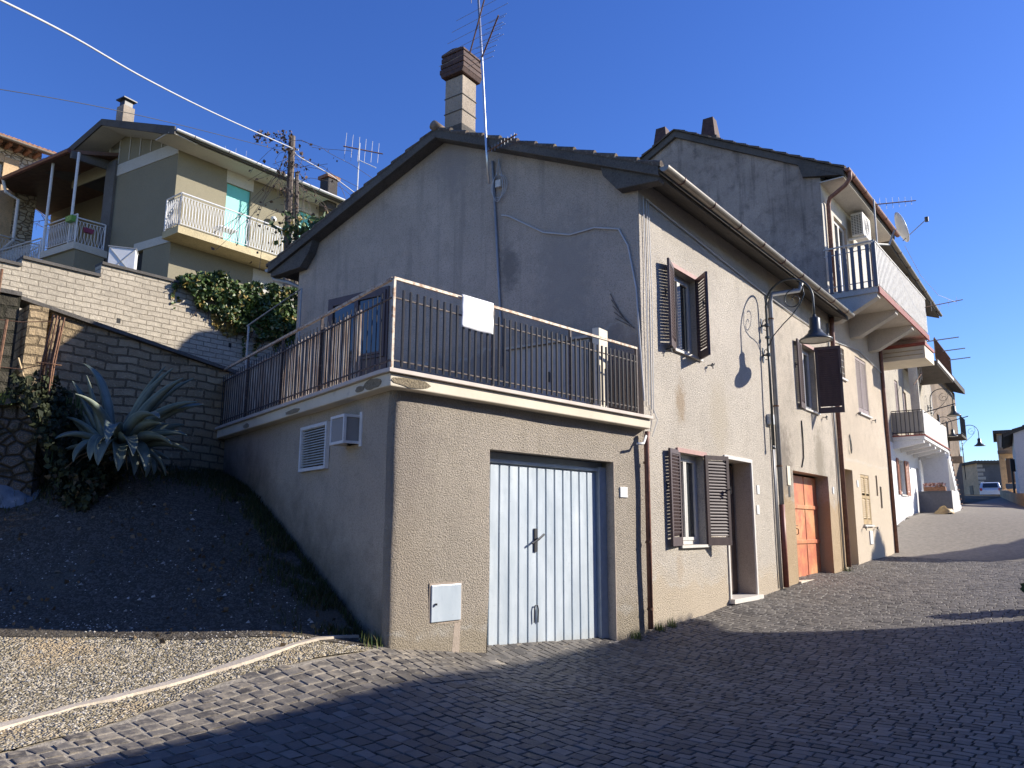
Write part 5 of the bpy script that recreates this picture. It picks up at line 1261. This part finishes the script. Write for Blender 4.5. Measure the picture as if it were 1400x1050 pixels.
# agave
ag = thing('agave', (-5.1, 9.98, .70), 'huge blue-grey agave with curling thick leaves at the foot of the old wall', 'agave')
def agleaf(az, tilt, L, w, curl, seed, hook=0):
    """az: direction around the plant, tilt: start angle from vertical, curl: bend along the leaf (deg)"""
    m = MB(); m.c = []; n = 16; p = Vector((-5.1+.09*math.cos(R(az)), 9.98+.09*math.sin(R(az)), .95)); h = Vector((math.cos(R(az)), math.sin(R(az)), 0)); sd = Vector((-h.y, h.x, 0)); a = R(tilt); rows = []
    r_ = random.Random(seed); tw = r_.gauss(0,.25)
    for k in range(n+1):
        f = k/n; ww = w*(.55+.75*math.sin(min(1, f*1.55)*math.pi*.62))*(1-f**5)+.004; th = .05*(1-f)+.006
        d = h*math.sin(a)+Vector((0,0,math.cos(a))); nrm = h*-math.cos(a)+Vector((0,0,math.sin(a)))
        s2 = (sd*math.cos(tw*f)+nrm*math.sin(tw*f))
        rows.append(m.add([p-s2*ww+nrm*ww*.5, p-s2*ww*.5+nrm*ww*.12, p, p+s2*ww*.5+nrm*ww*.12, p+s2*ww+nrm*ww*.5, p+s2*ww*.5-nrm*th, p-nrm*th*1.6, p-s2*ww*.5-nrm*th]))
        m.c += [(.95,0),(.3,0),(.3,0),(.3,0),(.95,0),(.4,0),(.4,0),(.4,0)]
        p = p+d*(L/n); a += R(curl)/n*(1 if f < .6 or not hook else hook)
    for q, r2 in zip(rows, rows[1:]):
        for k in range(8): m.f.append((q+k, q+(k+1)%8, r2+(k+1)%8, r2+k))
    return m.build('agave_leaf', M['agave'], ag, smooth=True)
AG = [(190,38,1.2,.12,20,0),(175,52,1.15,.12,-30,0),(0,5,1.55,.14,22,0),(30,12,1.5,.14,30,0),(355,30,1.5,.15,40,0),(340,50,1.5,.14,60,0),(0,46,1.5,.14,48,0),(8,64,1.45,.13,40,0),(320,30,1.5,.15,70,0),(335,66,1.3,.13,105,0),(290,30,1.4,.15,105,0),(318,72,1.25,.13,90,0),(352,76,1.35,.12,70,0),(270,40,1.3,.14,120,0),(178,62,1.25,.085,-25,0),(170,72,1.05,.09,-10,0),(150,44,1.1,.10,-45,0),(185,30,1.35,.10,-5,0),(200,22,1.3,.11,-12,0),(165,8,1.75,.12,18,3.5),(350,10,1.6,.15,28,0),(20,16,1.65,.14,30,0),(345,24,1.6,.16,25,0),(5,34,1.5,.16,34,0),(330,38,1.5,.17,50,0),(15,52,1.35,.14,10,0),(350,58,1.45,.13,25,0),(310,45,1.45,.16,95,0),(325,60,1.4,.15,95,0),(280,50,1.35,.15,110,0),(300,62,1.3,.15,100,0),(250,55,1.2,.14,95,0),(345,72,1.2,.14,85,0),(225,45,1.2,.12,60,0),(260,20,1.3,.13,50,0),(90,20,1.4,.14,25,0),(60,35,1.4,.14,35,0),(120,35,1.4,.13,30,0),(205,70,1.0,.11,40,0),(10,80,1.0,.1,30,0)]
for k, (az, ti, L, w, cu, hk) in enumerate(AG): agleaf(az, ti, L*(.78 if ti < 35 else .58), w*.44, cu*1.15+10, k, hk)

for k in range(7):
    a = R(200+k*38); p = Vector((-5.1, 9.98, .9)); h = Vector((math.cos(a), math.sin(a), 0)); L = .45+.2*rn.random()
    m = MB(); sd_ = Vector((-h.y, h.x, 0)); pts_ = [p+h*L*f+Vector((0,0,.12*math.sin(f*2.2)-.32*f*f)) for f in (0,.25,.5,.75,1)]; rows_ = [m.add([q-sd_*.05*(1-f), q+Vector((0,0,-.02)), q+sd_*.05*(1-f)]) for q, f in zip(pts_, (0,.25,.5,.75,1))]
    for r0, r1 in zip(rows_, rows_[1:]): m.f += [(r0,r0+1,r1+1,r1),(r0+1,r0+2,r1+2,r1+1)]
    o_ = m.build('agave_leaf', M['dryleaf'], ag, recalc=False); o_['label'] = 'dry brown hanging agave leaf'
pts = []
for _ in range(2600):
    x = -6.25+1.15*rn.random(); y = 9.4+rn.random()*.8; z0 = bankz(x, y); pts.append((x, y, z0+.02+(.30+.25*noise.noise(Vector((x*2.5, y*2.5, 7))))*rn.random()**1.5))
tag(leaves(pts, .075, seed=12).build('undergrowth', M['under']), 'dark low undergrowth covering the bank edge beside the agave', 'undergrowth', kind='stuff')
# grass and weeds
sp = []
for _ in range(5200):
    x = -9.5+rn.random()*4.0; y = 9.45+rn.random()*1.7; 
    if noise.noise(Vector((x*1.5,y*1.5,0))) > -.2: sp.append((x, y, bankz(x, y)))
tag(blades(sp, .2, .008, 2).build('grass', M['grass'], recalc=False), 'short green grass on the bank behind the rubble wall', 'grass', kind='stuff')
sp = []
for _ in range(6500):
    f = rn.random(); x = -6.6+3.0*f+rn.gauss(0,.25); y = 9.5+2.2*f+rn.gauss(0,.25); sp.append((x, y, gz(x, y)))
for _ in range(9000):
    s = .35+5.6*rn.random(); o = abs(rn.gauss(0,.28)); v = FL.P(s, .03+o, 0)
    if noise.noise(Vector((s*2,o*3,0))) > -.15 or o < .08: sp.append((v.x, v.y, gz(v.x, v.y)))
tag(blades(sp, .10, .007, 3, .9).build('moss_and_weeds', M['moss'], recalc=False), 'mossy weeds along the foot of the garage side wall and the alley edge', 'weeds', kind='stuff')
def weed(x, y, r_, h, n, lab):
    sp = []
    for _ in range(n):
        a = rn.random()*6.28; q = r_*rn.random()**.5; X, Y = x+q*math.cos(a), y+q*math.sin(a); sp.append((X, Y, gz(X, Y)))
    tag(blades(sp, h, .006, n, .8).build('weed_tuft', M['grass'], recalc=False), lab, 'weed', 'weed tufts in the paving joints')
for (s, o, fr, r_, lab) in ((4.1,.06,FG,.09,'weed tuft at the foot of the wall between garage door and rusty pipe'),(.55,.05,FS,.08,'small weed tuft below the lower shuttered window'),(.2,.05,FS,.07,'weed tuft right beside the rusty garage downpipe'),(9.6,.1,FS,.12,'green weed tuft at the brown downpipe beside the orange door')):
    v = fr.P(s, o, 0); weed(v.x, v.y, r_, .13, 60, lab)
weed(-1.35, 7.85, .12, .12, 90, 'leafy weed at the garage corner beside the kerb end')
# loose pebbles on the sunlit pavement
m = MB(); m.c = []; cnt = 0
while cnt < 5200:
    x = -5.6+rn.random()*4.6; y = 4.3+rn.random()*4.6
    if not (x < interp(EDGE, y)-.0): continue
    if y > 7.7 and rn.random() < .6: continue
    cnt += 1; r_ = .004+.010*rn.random()**2; z = gz(x, y)+.010; t = (rn.random(), rn.random()*1.02); a = rn.random()*3
    i = m.add([(x+r_*math.cos(a+k*1.257)*(.8+.4*rn.random()), y+r_*math.sin(a+k*1.257), z) for k in range(5)]+[(x, y, z+r_*.8)]); m.c += [t]*6
    m.f += [(i+k, i+(k+1)%5, i+5) for k in range(5)]
tag(m.build('pebbles', M['pebble'], recalc=False), 'loose pale pebbles on the sunlit concrete pavement', 'pebbles', kind='stuff')

# litter on the alley: fallen leaves, stones
m = MB(); m.c = []; pts = []
for _ in range(900):
    f = rn.random(); x = -7.5+6.3*f; y = 7.3+4.6*rn.random()
    if not in_alley(x, y) or noise.noise(Vector((x*.9, y*.9, 3))) < -.05: continue
    pts.append((x, y, gz(x, y)+.028))
q = leaves(pts, .05, flat=.15, seed=21); tag(q.build('fallen_leaves', M['litter'], recalc=False), 'dead leaves scattered on the shaded alley ramp', 'leaves', kind='stuff')
cnt = 0
while cnt < 420:
    x = -7.5+6.3*rn.random(); y = 7.2+4.6*rn.random()
    if not in_alley(x, y) or noise.noise(Vector((x*.7, y*.7, 8))) < 0 and rn.random() < .7: continue
    cnt += 1; r_ = .008+.022*rn.random()**2.5; z = gz(x, y)+.01; t = (rn.random()*.6, rn.random()); a = rn.random()*3
    i = m.add([(x+r_*math.cos(a+k*1.047)*(.7+.5*rn.random()), y+r_*math.sin(a+k*1.047), z) for k in range(6)]+[(x+r_*.2, y, z+r_*.9)]); m.c += [t]*7; m.f += [(i+k, i+(k+1)%6, i+6) for k in range(6)]
tag(m.build('stones', M['pebble'], recalc=False), 'small loose stones on the shaded alley ramp', 'stones', kind='stuff')
# ================================================================== small things
t = MB(); n = 22
for j in range(n):
    for i in range(n):
        u, v = i/(n-1)-.5, j/(n-1)-.5; rr = math.hypot(u, v)*2
        x = -6.35+u*1.0+.1*noise.noise(Vector((u*3,v*3,5))); y = 9.6+v*.5; t.add([(x, y, gz(x, y)+.02+max(0,.22*(1-rr))+.06*noise.noise(Vector((u*7,v*7,1)))+.02*noise.noise(Vector((u*25,v*25,1))))])
for j in range(n-1):
    for i in range(n-1):
        if math.hypot((i+.5)/(n-1)-.5, (j+.5)/(n-1)-.5) < .52: t.f.append((j*n+i, j*n+i+1, (j+1)*n+i+1, (j+1)*n+i))
tag(t.build('tarpaulin', M['tarp'], smooth=True, recalc=False), 'crumpled pale blue tarpaulin on the dark ground at the left edge', 'tarpaulin')
rb = thing('rebar_bundle', (-6.08, 9.95, 1.5), 'bundle of rusty reinforcing bars leaning against the old wall', 'rebar')
m = MB()
for k in range(7):
    x = -6.16+.022*k+rn.gauss(0,.01); y = 9.88+.04*(k % 3); m.tube([(x, y, 1.42), (x+.015*rn.gauss(0,1), y+.02, 2.07), (x+.02+.015*rn.gauss(0,1), y+.09, 2.47+.27*rn.random() if k > 2 else 2.74)], .012, 5)
m.build('bars', M['rust'], rb); MB().tube([(-6.19,9.84,2.07),(-5.97,9.84,2.05),(-5.97,10.02,2.07),(-6.19,10.0,2.07),(-6.19,9.84,2.07)], .008, 4).build('tie_wire', M['rust'], rb)
tag(MB().tube([(-6.2,9.85,1.52),(-6.41,9.8,2.12)], .014, 5).build('cane', M['shutter_tan']), 'light bamboo cane leaning beside the rusty bars', 'cane')
for x, zt, lab in ((-6.75,3.3,'taller of the two dark iron stakes in the grassy bank'),(-6.6,2.62,'shorter of the two dark iron stakes in the grassy bank')):
    tag(MB().tube([(x,9.68,1.2),(x+.03,9.73,zt)], .018, 6).build('iron_stake', M['rust']), lab, 'stake', 'iron stakes in the bank')
tag(MB().tube([(-6.75,9.72,2.62),(-6.43,9.8,2.6),(-6.1,9.95,2.65)], .006, 4).tube([(-6.75,9.72,2.0),(-6.35,9.8,1.97),(-6.1,9.95,2.08)], .006, 4).build('fence_wire', M['rust']), 'slack fence wires between the iron stakes and the rusty bars', 'wire')
tag(MB().box(Frame(-7.15,9.32,80), 0, .07, -.07, 0, .1, 1.7).build('timber_post', M['pole'], bevel=.008), 'grey timber post in front of the rubble wall', 'post')
# sheet on the railing
FGs = Frame(*FG.P(.79,.135,0).xy, 43.8); m = MB(); n = 14
for j in range(n+1):
    for i in range(n+1):
        s = .49*i/n; z = 2.545-.37*j/n-.008*math.sin(i/n*3.1)*j/n; m.add([FGs.P(s+.003*math.sin(j*.9), .006+.004*math.sin(i*.8+j*.3)*j/n, z)])
for j in range(n):
    for i in range(n): m.f.append((j*(n+1)+i, j*(n+1)+i+1, (j+1)*(n+1)+i+1, (j+1)*(n+1)+i))
s_ = m.build('paper_sheet', M['paper'], smooth=True, recalc=False); tag(s_, 'blank white sheet hung on the front terrace railing', 'sheet'); q = s_.modifiers.new('t', 'SOLIDIFY'); q.thickness = .003
sb = thing('storage_box', FE.P(1, .55, 1.56), 'pale cream storage cupboard on the terrace behind the railing', 'cupboard')
MB().box(FE, .42, 1.8, .3, .85, 1.57, 2.62).build('cupboard_body', M['cupboard'], sb, bevel=.01)
MB().box(FE, .26, .37, .58, .84, 1.57, 2.76).build('end_board', M['cream'], sb, bevel=.008)
MB().box(FE, .41, 1.86, .26, .9, 2.625, 2.66).build('cupboard_top', M['cupboard'], sb)
d = MB().box(FE, .46, 1.10, .852, .87, 1.62, 2.59).box(FE, 1.12, 1.77, .852, .87, 1.62, 2.59).build('cupboard_door', M['cupboard'], sb, bevel=.004)
MB().tube([FE.P(1.06,.89,2.05), FE.P(1.06,.89,2.2)], .012, 6).build('handle', M['iron'], d)

# utility pole with dead creeper and its lines
up = thing('utility_pole', (-7.0, 22.8, 5.5), 'old wooden utility pole tangled in dead creeper', 'utility pole')
MB().tube([(-6.88,22.8,5.2),(-7.0,22.8,9),(-7.05,22.8,12.2)], .13, 8, taper=.8).tube([(-6.6,22.9,5.2),(-6.75,22.85,9),(-6.85,22.85,11)], .06, 6).build('pole_shaft', M['pole'], up)
MB().tube([(-7.3,22.7,11.7),(-6.8,22.7,11.7)], .03, 6).lathe((-7.28,22.7,11.72), [(.001,0),(.05,.01),(.05,.1),(.001,.12)], 8).build('insulator', M['pvc'], up)
cr = thing('dead_creeper', (-6.5, 22.6, 9), 'dry leafless creeper hanging from the utility pole and its wires', 'creeper')
m = MB(); pts = []
for k in range(46):
    p = Vector((-7.0+rn.gauss(0,.15), 22.6, 12.1-2.6*rn.random())); d = Vector((rn.gauss(.3,.6), 0, -.3*rn.random())); L = []
    for q in range(9):
        L.append(p.copy()); p = p+d*.22+Vector((0,0,-.05*q*.5)); d = d+Vector((rn.gauss(0,.35), rn.gauss(0,.05), rn.gauss(-.08,.3)))
        if rn.random() < .75: pts.append(p+Vector((rn.gauss(0,.06), 0, rn.gauss(0,.06))))
    m.tube(L, .007, 4)
m.build('stems', M['pole'], cr); leaves(pts[::2]+[Vector((-8.2+1.2*rn.random(), 22.55, 12.05+rn.gauss(0,.12))) for _ in range(80)]+[Vector((-7.0+rn.gauss(0,.25), 22.5, 8.5+3.5*rn.random())) for _ in range(60)], .11, seed=6).build('dry_leaves', M['dryvine'], cr)
ivp = [Vector((-6.7+rn.gauss(.5,.45), 22.5+rn.gauss(0,.2), 8.3+.55*rn.random()+.6*rn.random())) for _ in range(420)]; leaves(ivp, .16, seed=9).build('green_leaves', M['ivy'], cr)
def wire(name, pts, r_, lab, mat='cable'):
    P = [Vector(p) for p in pts]; out = []
    for k in range(len(P)-1):
        a = P[max(k-1,0)]; b = P[k]; c = P[k+1]; d = P[min(k+2, len(P)-1)]
        for q in range(8):
            t_ = q/8; out.append(.5*((2*b)+(-a+c)*t_+(2*a-5*b+4*c-d)*t_*t_+(-a+3*b-3*c+d)*t_**3))
    out.append(P[-1]); tag(MB().tube(out, r_, 6).build(name, M[mat], smooth=True), lab, 'cable', 'overhead cables')
wire('overhead_cable', [(-6.83,8.4,6.55),(-6.7,9,6.72),(-6.77,10.7,7.36),(-6.88,13.2,8.21),(-7.11,17.2,9.74),(-7.0,22.7,11.75)], .016, 'thick pale overhead cable crossing the sky from the top left corner to the pole')
wire('overhead_cable', [(-6.9,22.7,11.6),(-6.74,22.7,11.44),(-6.12,24,11.5),(-5.5,25.6,11.5),(-4.6,27.5,11.4)], .016, 'pale cable running from the pole down behind the front house roof')
wire('overhead_cable', [(-12.5,11,7.3),(-10.18,14,8.47),(-8.77,17,9.58),(-7.1,22.7,11.6)], .008, 'thin dark wire from the left edge of the sky to the pole', 'cable_dark')
# bare tree behind the olive house
bt = thing('bare_tree', (-24, 40, 9), 'leafless tree whose twigs show above the porch roof of the olive house', 'tree')
def branch(m, p, d, L, r_, depth, rn):
    pts = [p]; 
    for _ in range(4): d = (d+Vector((rn.gauss(0,.16), rn.gauss(0,.16), rn.gauss(0,.1)))).normalized(); p = p+d*L/4; pts.append(p)
    m.tube(pts, r_, 5, taper=.6)
    if depth:
        for _ in range(3): branch(m, pts[rn.randint(1,4)], (d+Vector((rn.gauss(0,.6), rn.gauss(0,.6), rn.gauss(.1,.35)))).normalized(), L*.68, r_*.55, depth-1, rn)
m = MB(); branch(m, Vector((-24.3,40,9)), Vector((0,0,1)), 6.5, .2, 0, rn); m.build('trunk', M['bark'], bt)
m = MB()
for k in range(6): branch(m, Vector((-24.3,40,14.6)), Vector((rn.gauss(0,.5), rn.gauss(0,.4), 1)).normalized(), 2.6, .06, 3, rn)
m.build('twigs', M['bark'], bt)
# ================================================================== far end of the street
def gable_house(name, fr, L, D, z0, ze, zr_, wm, rm, label, holes=(), gap=.35):
    """fr: corner of the long wall, o outward; L along s, D back"""
    t = thing(name, fr.P(L/2, 0, z0), label, 'house')
    MB().wall(fr, 0, L, z0, ze, list(holes), step=3, wob=0).build('front_wall', wm, t)
    for s in (0, L):
        m = MB(); i = m.add([fr.P(s,0,z0), fr.P(s,-D,z0), fr.P(s,-D,ze), fr.P(s,-D/2,zr_), fr.P(s,0,ze)], [(0,z0),(D,z0),(D,ze),(D/2,zr_),(0,ze)]); m.f.append((i,i+1,i+2,i+3,i+4)); m.build('gable_wall', wm, t)
    MB().quad(fr, [(0,-D,z0),(L,-D,z0),(L,-D,ze),(0,-D,ze)]).build('rear_wall', wm, t)
    P = lambda u, v, z: fr.P(u, -v, z); k = (zr_-ze)/(D/2)
    r = slab(MB(), P, -gap, L+gap, [(-.5, ze-.5*k+.15),(D/2, zr_+.15),(D+.5, ze-.5*k+.15)], .15).build('roof', M['concrete'], t)
    rooftiles(r, P, -gap-.05, L+gap+.05, -.55, D/2, lambda v: ze+.15+v*k, mat=rm, pitch=.3, row=.5); rooftiles(r, P, -gap-.05, L+gap+.05, D+.55, D/2, lambda v: ze+.15+(D-v)*k, mat=rm, pitch=.3, row=.5)
    for h in holes:
        w = MB().box(fr, h[0], h[1], -.22, -.17, h[2], h[3]).build('window', M['door_dark'], t)
    return t
# pale house at the right edge: its gable faces the camera
gable_house('pale_house', Frame(32.45, 50, 212, 1), 8, 7, 1.2, 5.3, 6.6, M['farwhite'], M['tile'], 'pale plain-walled house at the right edge of the street end', gap=.12)
nb = thing('narrow_brown_house', (32.6, 52, 2.5), 'narrow weathered brown house with tall doorway beside the pale house', 'house')
FN = Frame(32.3, 51.2, 122)
MB().wall(FN, 0, 1.6, 1.5, 6.25, [(.35,.95,3.0,4.6,.1),(.2,1.35,2.6,2.95,.1)], step=2, wob=0).build('front_wall', M['orange_wall'], nb)
MB().box(FN, .36, .94, -.1, -.05, 3.0, 4.6).build('doorway', M['door_dark'], nb); MB().box(FN, -.05, 1.5, .0, .35, 4.9, 5.1).build('ledge', M['brownwall'], nb); MB().box(FN, .1, 1.5, .0, .06, 5.3, 6.1).build('patched_plaster', M['beige'], nb)
MB().quad(FN, [(0,0,1.5),(0,-6,1.5),(0,-6,6.25),(0,0,6.25)]).build('side_wall', M['brownwall'], nb)
MB().box(FN, -.2, 1.7, -6, .25, 6.26, 6.45).build('roof', M['tile'], nb)
gable_house('grey_house', Frame(48.1, 80, 100, 1), 9.5, 11, 1.8, 6.7, 6.71, M['darkgrey_wall'], M['tile'], 'dark grey house with ochre side and pale corner stones closing the end of the street')
q = MB()
for k in range(9): q.box(Frame(48.1,80,100), -.01, .5+.2*(k % 2), .003, .06, 2.9+k*.42, 3.2+k*.42)
q.build('corner_stones', M['beige'], bpy.data.objects['grey_house'])
gh = bpy.data.objects['grey_house']; Fo = Frame(48.1, 80, 10, -1)
min([c for c in gh.children if c.name.startswith('gable_wall')], key=lambda c: c.name).data.materials[0] = M['orange_wall']
for a in (1.5, 4.2, 6.8): box('side_window', M['door_dark'], gh, Fo, a, a+.8, .004, .05, 2.6, 4.5)
wl = thing('parapet_wall', (29, 46, 1.5), 'low ochre stone wall along the right side of the far street', 'wall')
m = MB(); pl = [(34.5,55,2.3,2.9),(31.0,49.2,1.75,2.38),(28.4,44.5,1.35,2.0),(25.2,38.4,1.1,1.75),(22.6,33,.6,1.3)]
for (x0,y0,a0,b0_),(x1,y1,a1,b1_) in zip(pl, pl[1:]):
    i = m.add([(x0,y0,a0-.5),(x1,y1,a1-.5),(x1,y1,b1_),(x0,y0,b0_),(x0+.35,y0-.1,a0-.5),(x1+.35,y1-.1,a1-.5),(x1+.35,y1-.1,b1_),(x0+.35,y0-.1,b0_)]); m.f += [(i,i+1,i+2,i+3),(i+4,i+7,i+6,i+5),(i+3,i+2,i+6,i+7),(i,i+3,i+7,i+4),(i+1,i+5,i+6,i+2)]
m.build('masonry', M['orange_wall'], wl)
sg = thing('street_sign', (30.1, 46.5, 1.6), 'dark sign on a post behind the low ochre wall', 'sign')
MB().tube([(30.1,46.6,1.4),(30.1,46.6,4.2)], .06, 6).build('post', M['iron'], sg); MB().box(Frame(30.1,46.55,95), -.1, .75, 0, .05, 3.4, 4.15).build('sign_panel', M['iron'], sg)
# silver car, seen from behind
def car(name, x, y, z, az, label):
    t = thing(name, (x, y, z), label, 'car'); F = Frame(x, y, az-90, -1, z)    # s across (left-right), o towards the viewer
    F = Frame(x, y, 122, 1, z)
    prof = [(0,.32),(.0,.75),(.12,.92),(.55,1.42),(1.0,1.5),(2.3,1.46),(3.1,.98),(4.0,.82),(4.15,.6),(4.15,.3)]
    m = MB(); n = len(prof); rows = []
    for sx, ins in ((-.86,.0),(-.80,.0),(.80,.0),(.86,0)):
        rows.append(m.add([F.P(sx*(1 if zz < .95 else .86), -oo, zz-(.04 if abs(sx) > .82 else 0)) for oo, zz in prof]))
    for a, b in zip(rows, rows[1:]):
        for k in range(n): m.f.append((a+k, a+(k+1)%n, b+(k+1)%n, b+k))
    m.f.append(tuple(rows[0]+k for k in range(n))); m.f.append(tuple(rows[-1]+k for k in range(n-1,-1,-1)))
    m.build('body', M['carpaint'], t, bevel=.03)
    i = MB(); 
    i.quad(F, [(-.62,-.14,.96),(.62,-.14,.96),(.55,-.50,1.38),(-.55,-.50,1.38)]); i.v = [(a, b-.03, c+.02) for a, b, c in i.v]; i.build('rear_window', M['glass'], t)
    for sx in (-.74, .74): MB().box(F, sx-.09, sx+.09, -.1, .03, .68, .92).build('tail_light', M['tail'], t)
    MB().box(F, -.8, .8, -.06, .05, .34, .56).build('bumper', M['carpaint'], t); MB().box(F, -.26, .26, .0, .055, .58, .68).build('number_plate', M['pvc'], t)
    for sx in (-.78, .6):
        for oo in (-.75, -3.35):
            c = F.P(sx, oo, .32); MB().tube([c, c+Vector((F.d[0],F.d[1],0))*.18], .32, 18).build('wheel', M['rubber'], t)
    return t
car('parked_car', 44.3, 72, gz(44.3, 72)-.02, 0, 'small silver hatchback seen from behind at the crest of the street')

# ================================================================== opposite side of the street, outside the frame (casts the big shadow)
E_ = Vector((15.8, 13.4, 0)); FOp = Frame(E_.x, E_.y, 215.6, 1)      # runs back towards and past the camera; outward faces the street
oppo = gable_house('opposite_house', FOp, 32, 8, -3, 5.35, 6.6, M['beige'], M['tile'], 'two-storey house across the street whose shadow covers the foreground', [(4,5,2.2,3.6,.2),(9,10,2.2,3.6,.2),(14,15,2.2,3.6,.2),(4,5,-.8,.7,.2),(9,10,-1.5,.9,.2)])
def tree(name, x, y, z, h, r_, label, n=2600, lo=.25):
    t = thing(name, (x, y, z), label, 'tree'); rn = random.Random(int(x*7)); MB().tube([(x,y,z-.3),(x+.1,y,z+h*.35),(x,y+.1,z+h*.8)], .16, 8, taper=.3).build('trunk', M['bark'], t)
    pts = []
    while len(pts) < n:
        f = rn.random(); zz = z+h*(lo+(1-lo)*f); rr = r_*(math.sin(math.pi*min(1, f*.9+.12))**.6)*(.7+.5*noise.noise(Vector((f*6, x, 0)))); a = rn.random()*6.28; q = rr*rn.random()**.4
        p = Vector((x+q*math.cos(a), y+q*math.sin(a), zz))
        if noise.noise(p*1.4) < -.12: continue
        pts.append(p)
    leaves(pts, .34, seed=3).build('crown', M['evergreen'], t)
tree('evergreen_tree', 26.0, 23.6, .2, 8.2, 1.5, 'evergreen tree across the street beyond the right edge')
tree('broad_tree', 36.5, 38.9, 1.6, 8.4, 1.7, 'broad evergreen tree beyond the low ochre wall')
tree('bushy_tree', 20.5, 18.6, -1.0, 4.4, .6, 'small bushy tree beyond the corner of the opposite house', 500)
tree('round_shrub', 8.82, 13.0, gz(8.82,13.0)-.1, .95, .27, 'dark rounded shrub standing at the right edge of the sunny street', 900, .05)

# ================================================================== light, sky, camera
AZ, EL = 81.5, 27.4
sd = Vector((math.sin(R(AZ))*math.cos(R(EL)), math.cos(R(AZ))*math.cos(R(EL)), math.sin(R(EL))))
L = bpy.data.lights.new("sun", 'SUN'); L.energy = 5.0; L.angle = R(.53); L.color = (1, .93, .82)
lo = bpy.data.objects.new("sun", L); col.objects.link(lo); lo.rotation_euler = sd.to_track_quat('Z', 'Y').to_euler(); lo.location = (30, 5, 30)
W = bpy.data.worlds.new("World"); sc.world = W; W.use_nodes = True; wt = W.node_tree; wt.nodes.clear()
wo = wt.nodes.new('ShaderNodeOutputWorld'); bg = wt.nodes.new('ShaderNodeBackground'); sk = wt.nodes.new('ShaderNodeTexSky')
sk.sky_type = 'NISHITA'; sk.sun_disc = False; sk.sun_elevation = R(EL); sk.sun_rotation = R(AZ); sk.altitude = 600; sk.air_density = 1.15; sk.dust_density = .3; sk.ozone_density = 6.0
hs = wt.nodes.new('ShaderNodeHueSaturation'); hs.inputs['Saturation'].default_value = 1.16; hs.inputs['Hue'].default_value = .519; wt.links.new(sk.outputs[0], hs.inputs['Color']); wt.links.new(hs.outputs[0], bg.inputs[0]); bg.inputs[1].default_value = .122; wt.links.new(bg.outputs[0], wo.inputs[0])
cam = bpy.data.cameras.new("camera"); co = bpy.data.objects.new("camera", cam); col.objects.link(co)
cam.sensor_width = 36; cam.lens = 36*1056/1400; cam.clip_start = .1; cam.clip_end = 1000
co.matrix_world = Matrix.Rotation(R(90)+math.atan(195/1056), 4, 'X') @ Matrix.Rotation(R(.3), 4, 'Z')
sc.camera = co
sc.view_settings.view_transform = 'Standard'; sc.view_settings.look = 'None'; sc.view_settings.exposure = .7; sc.view_settings.gamma = 1
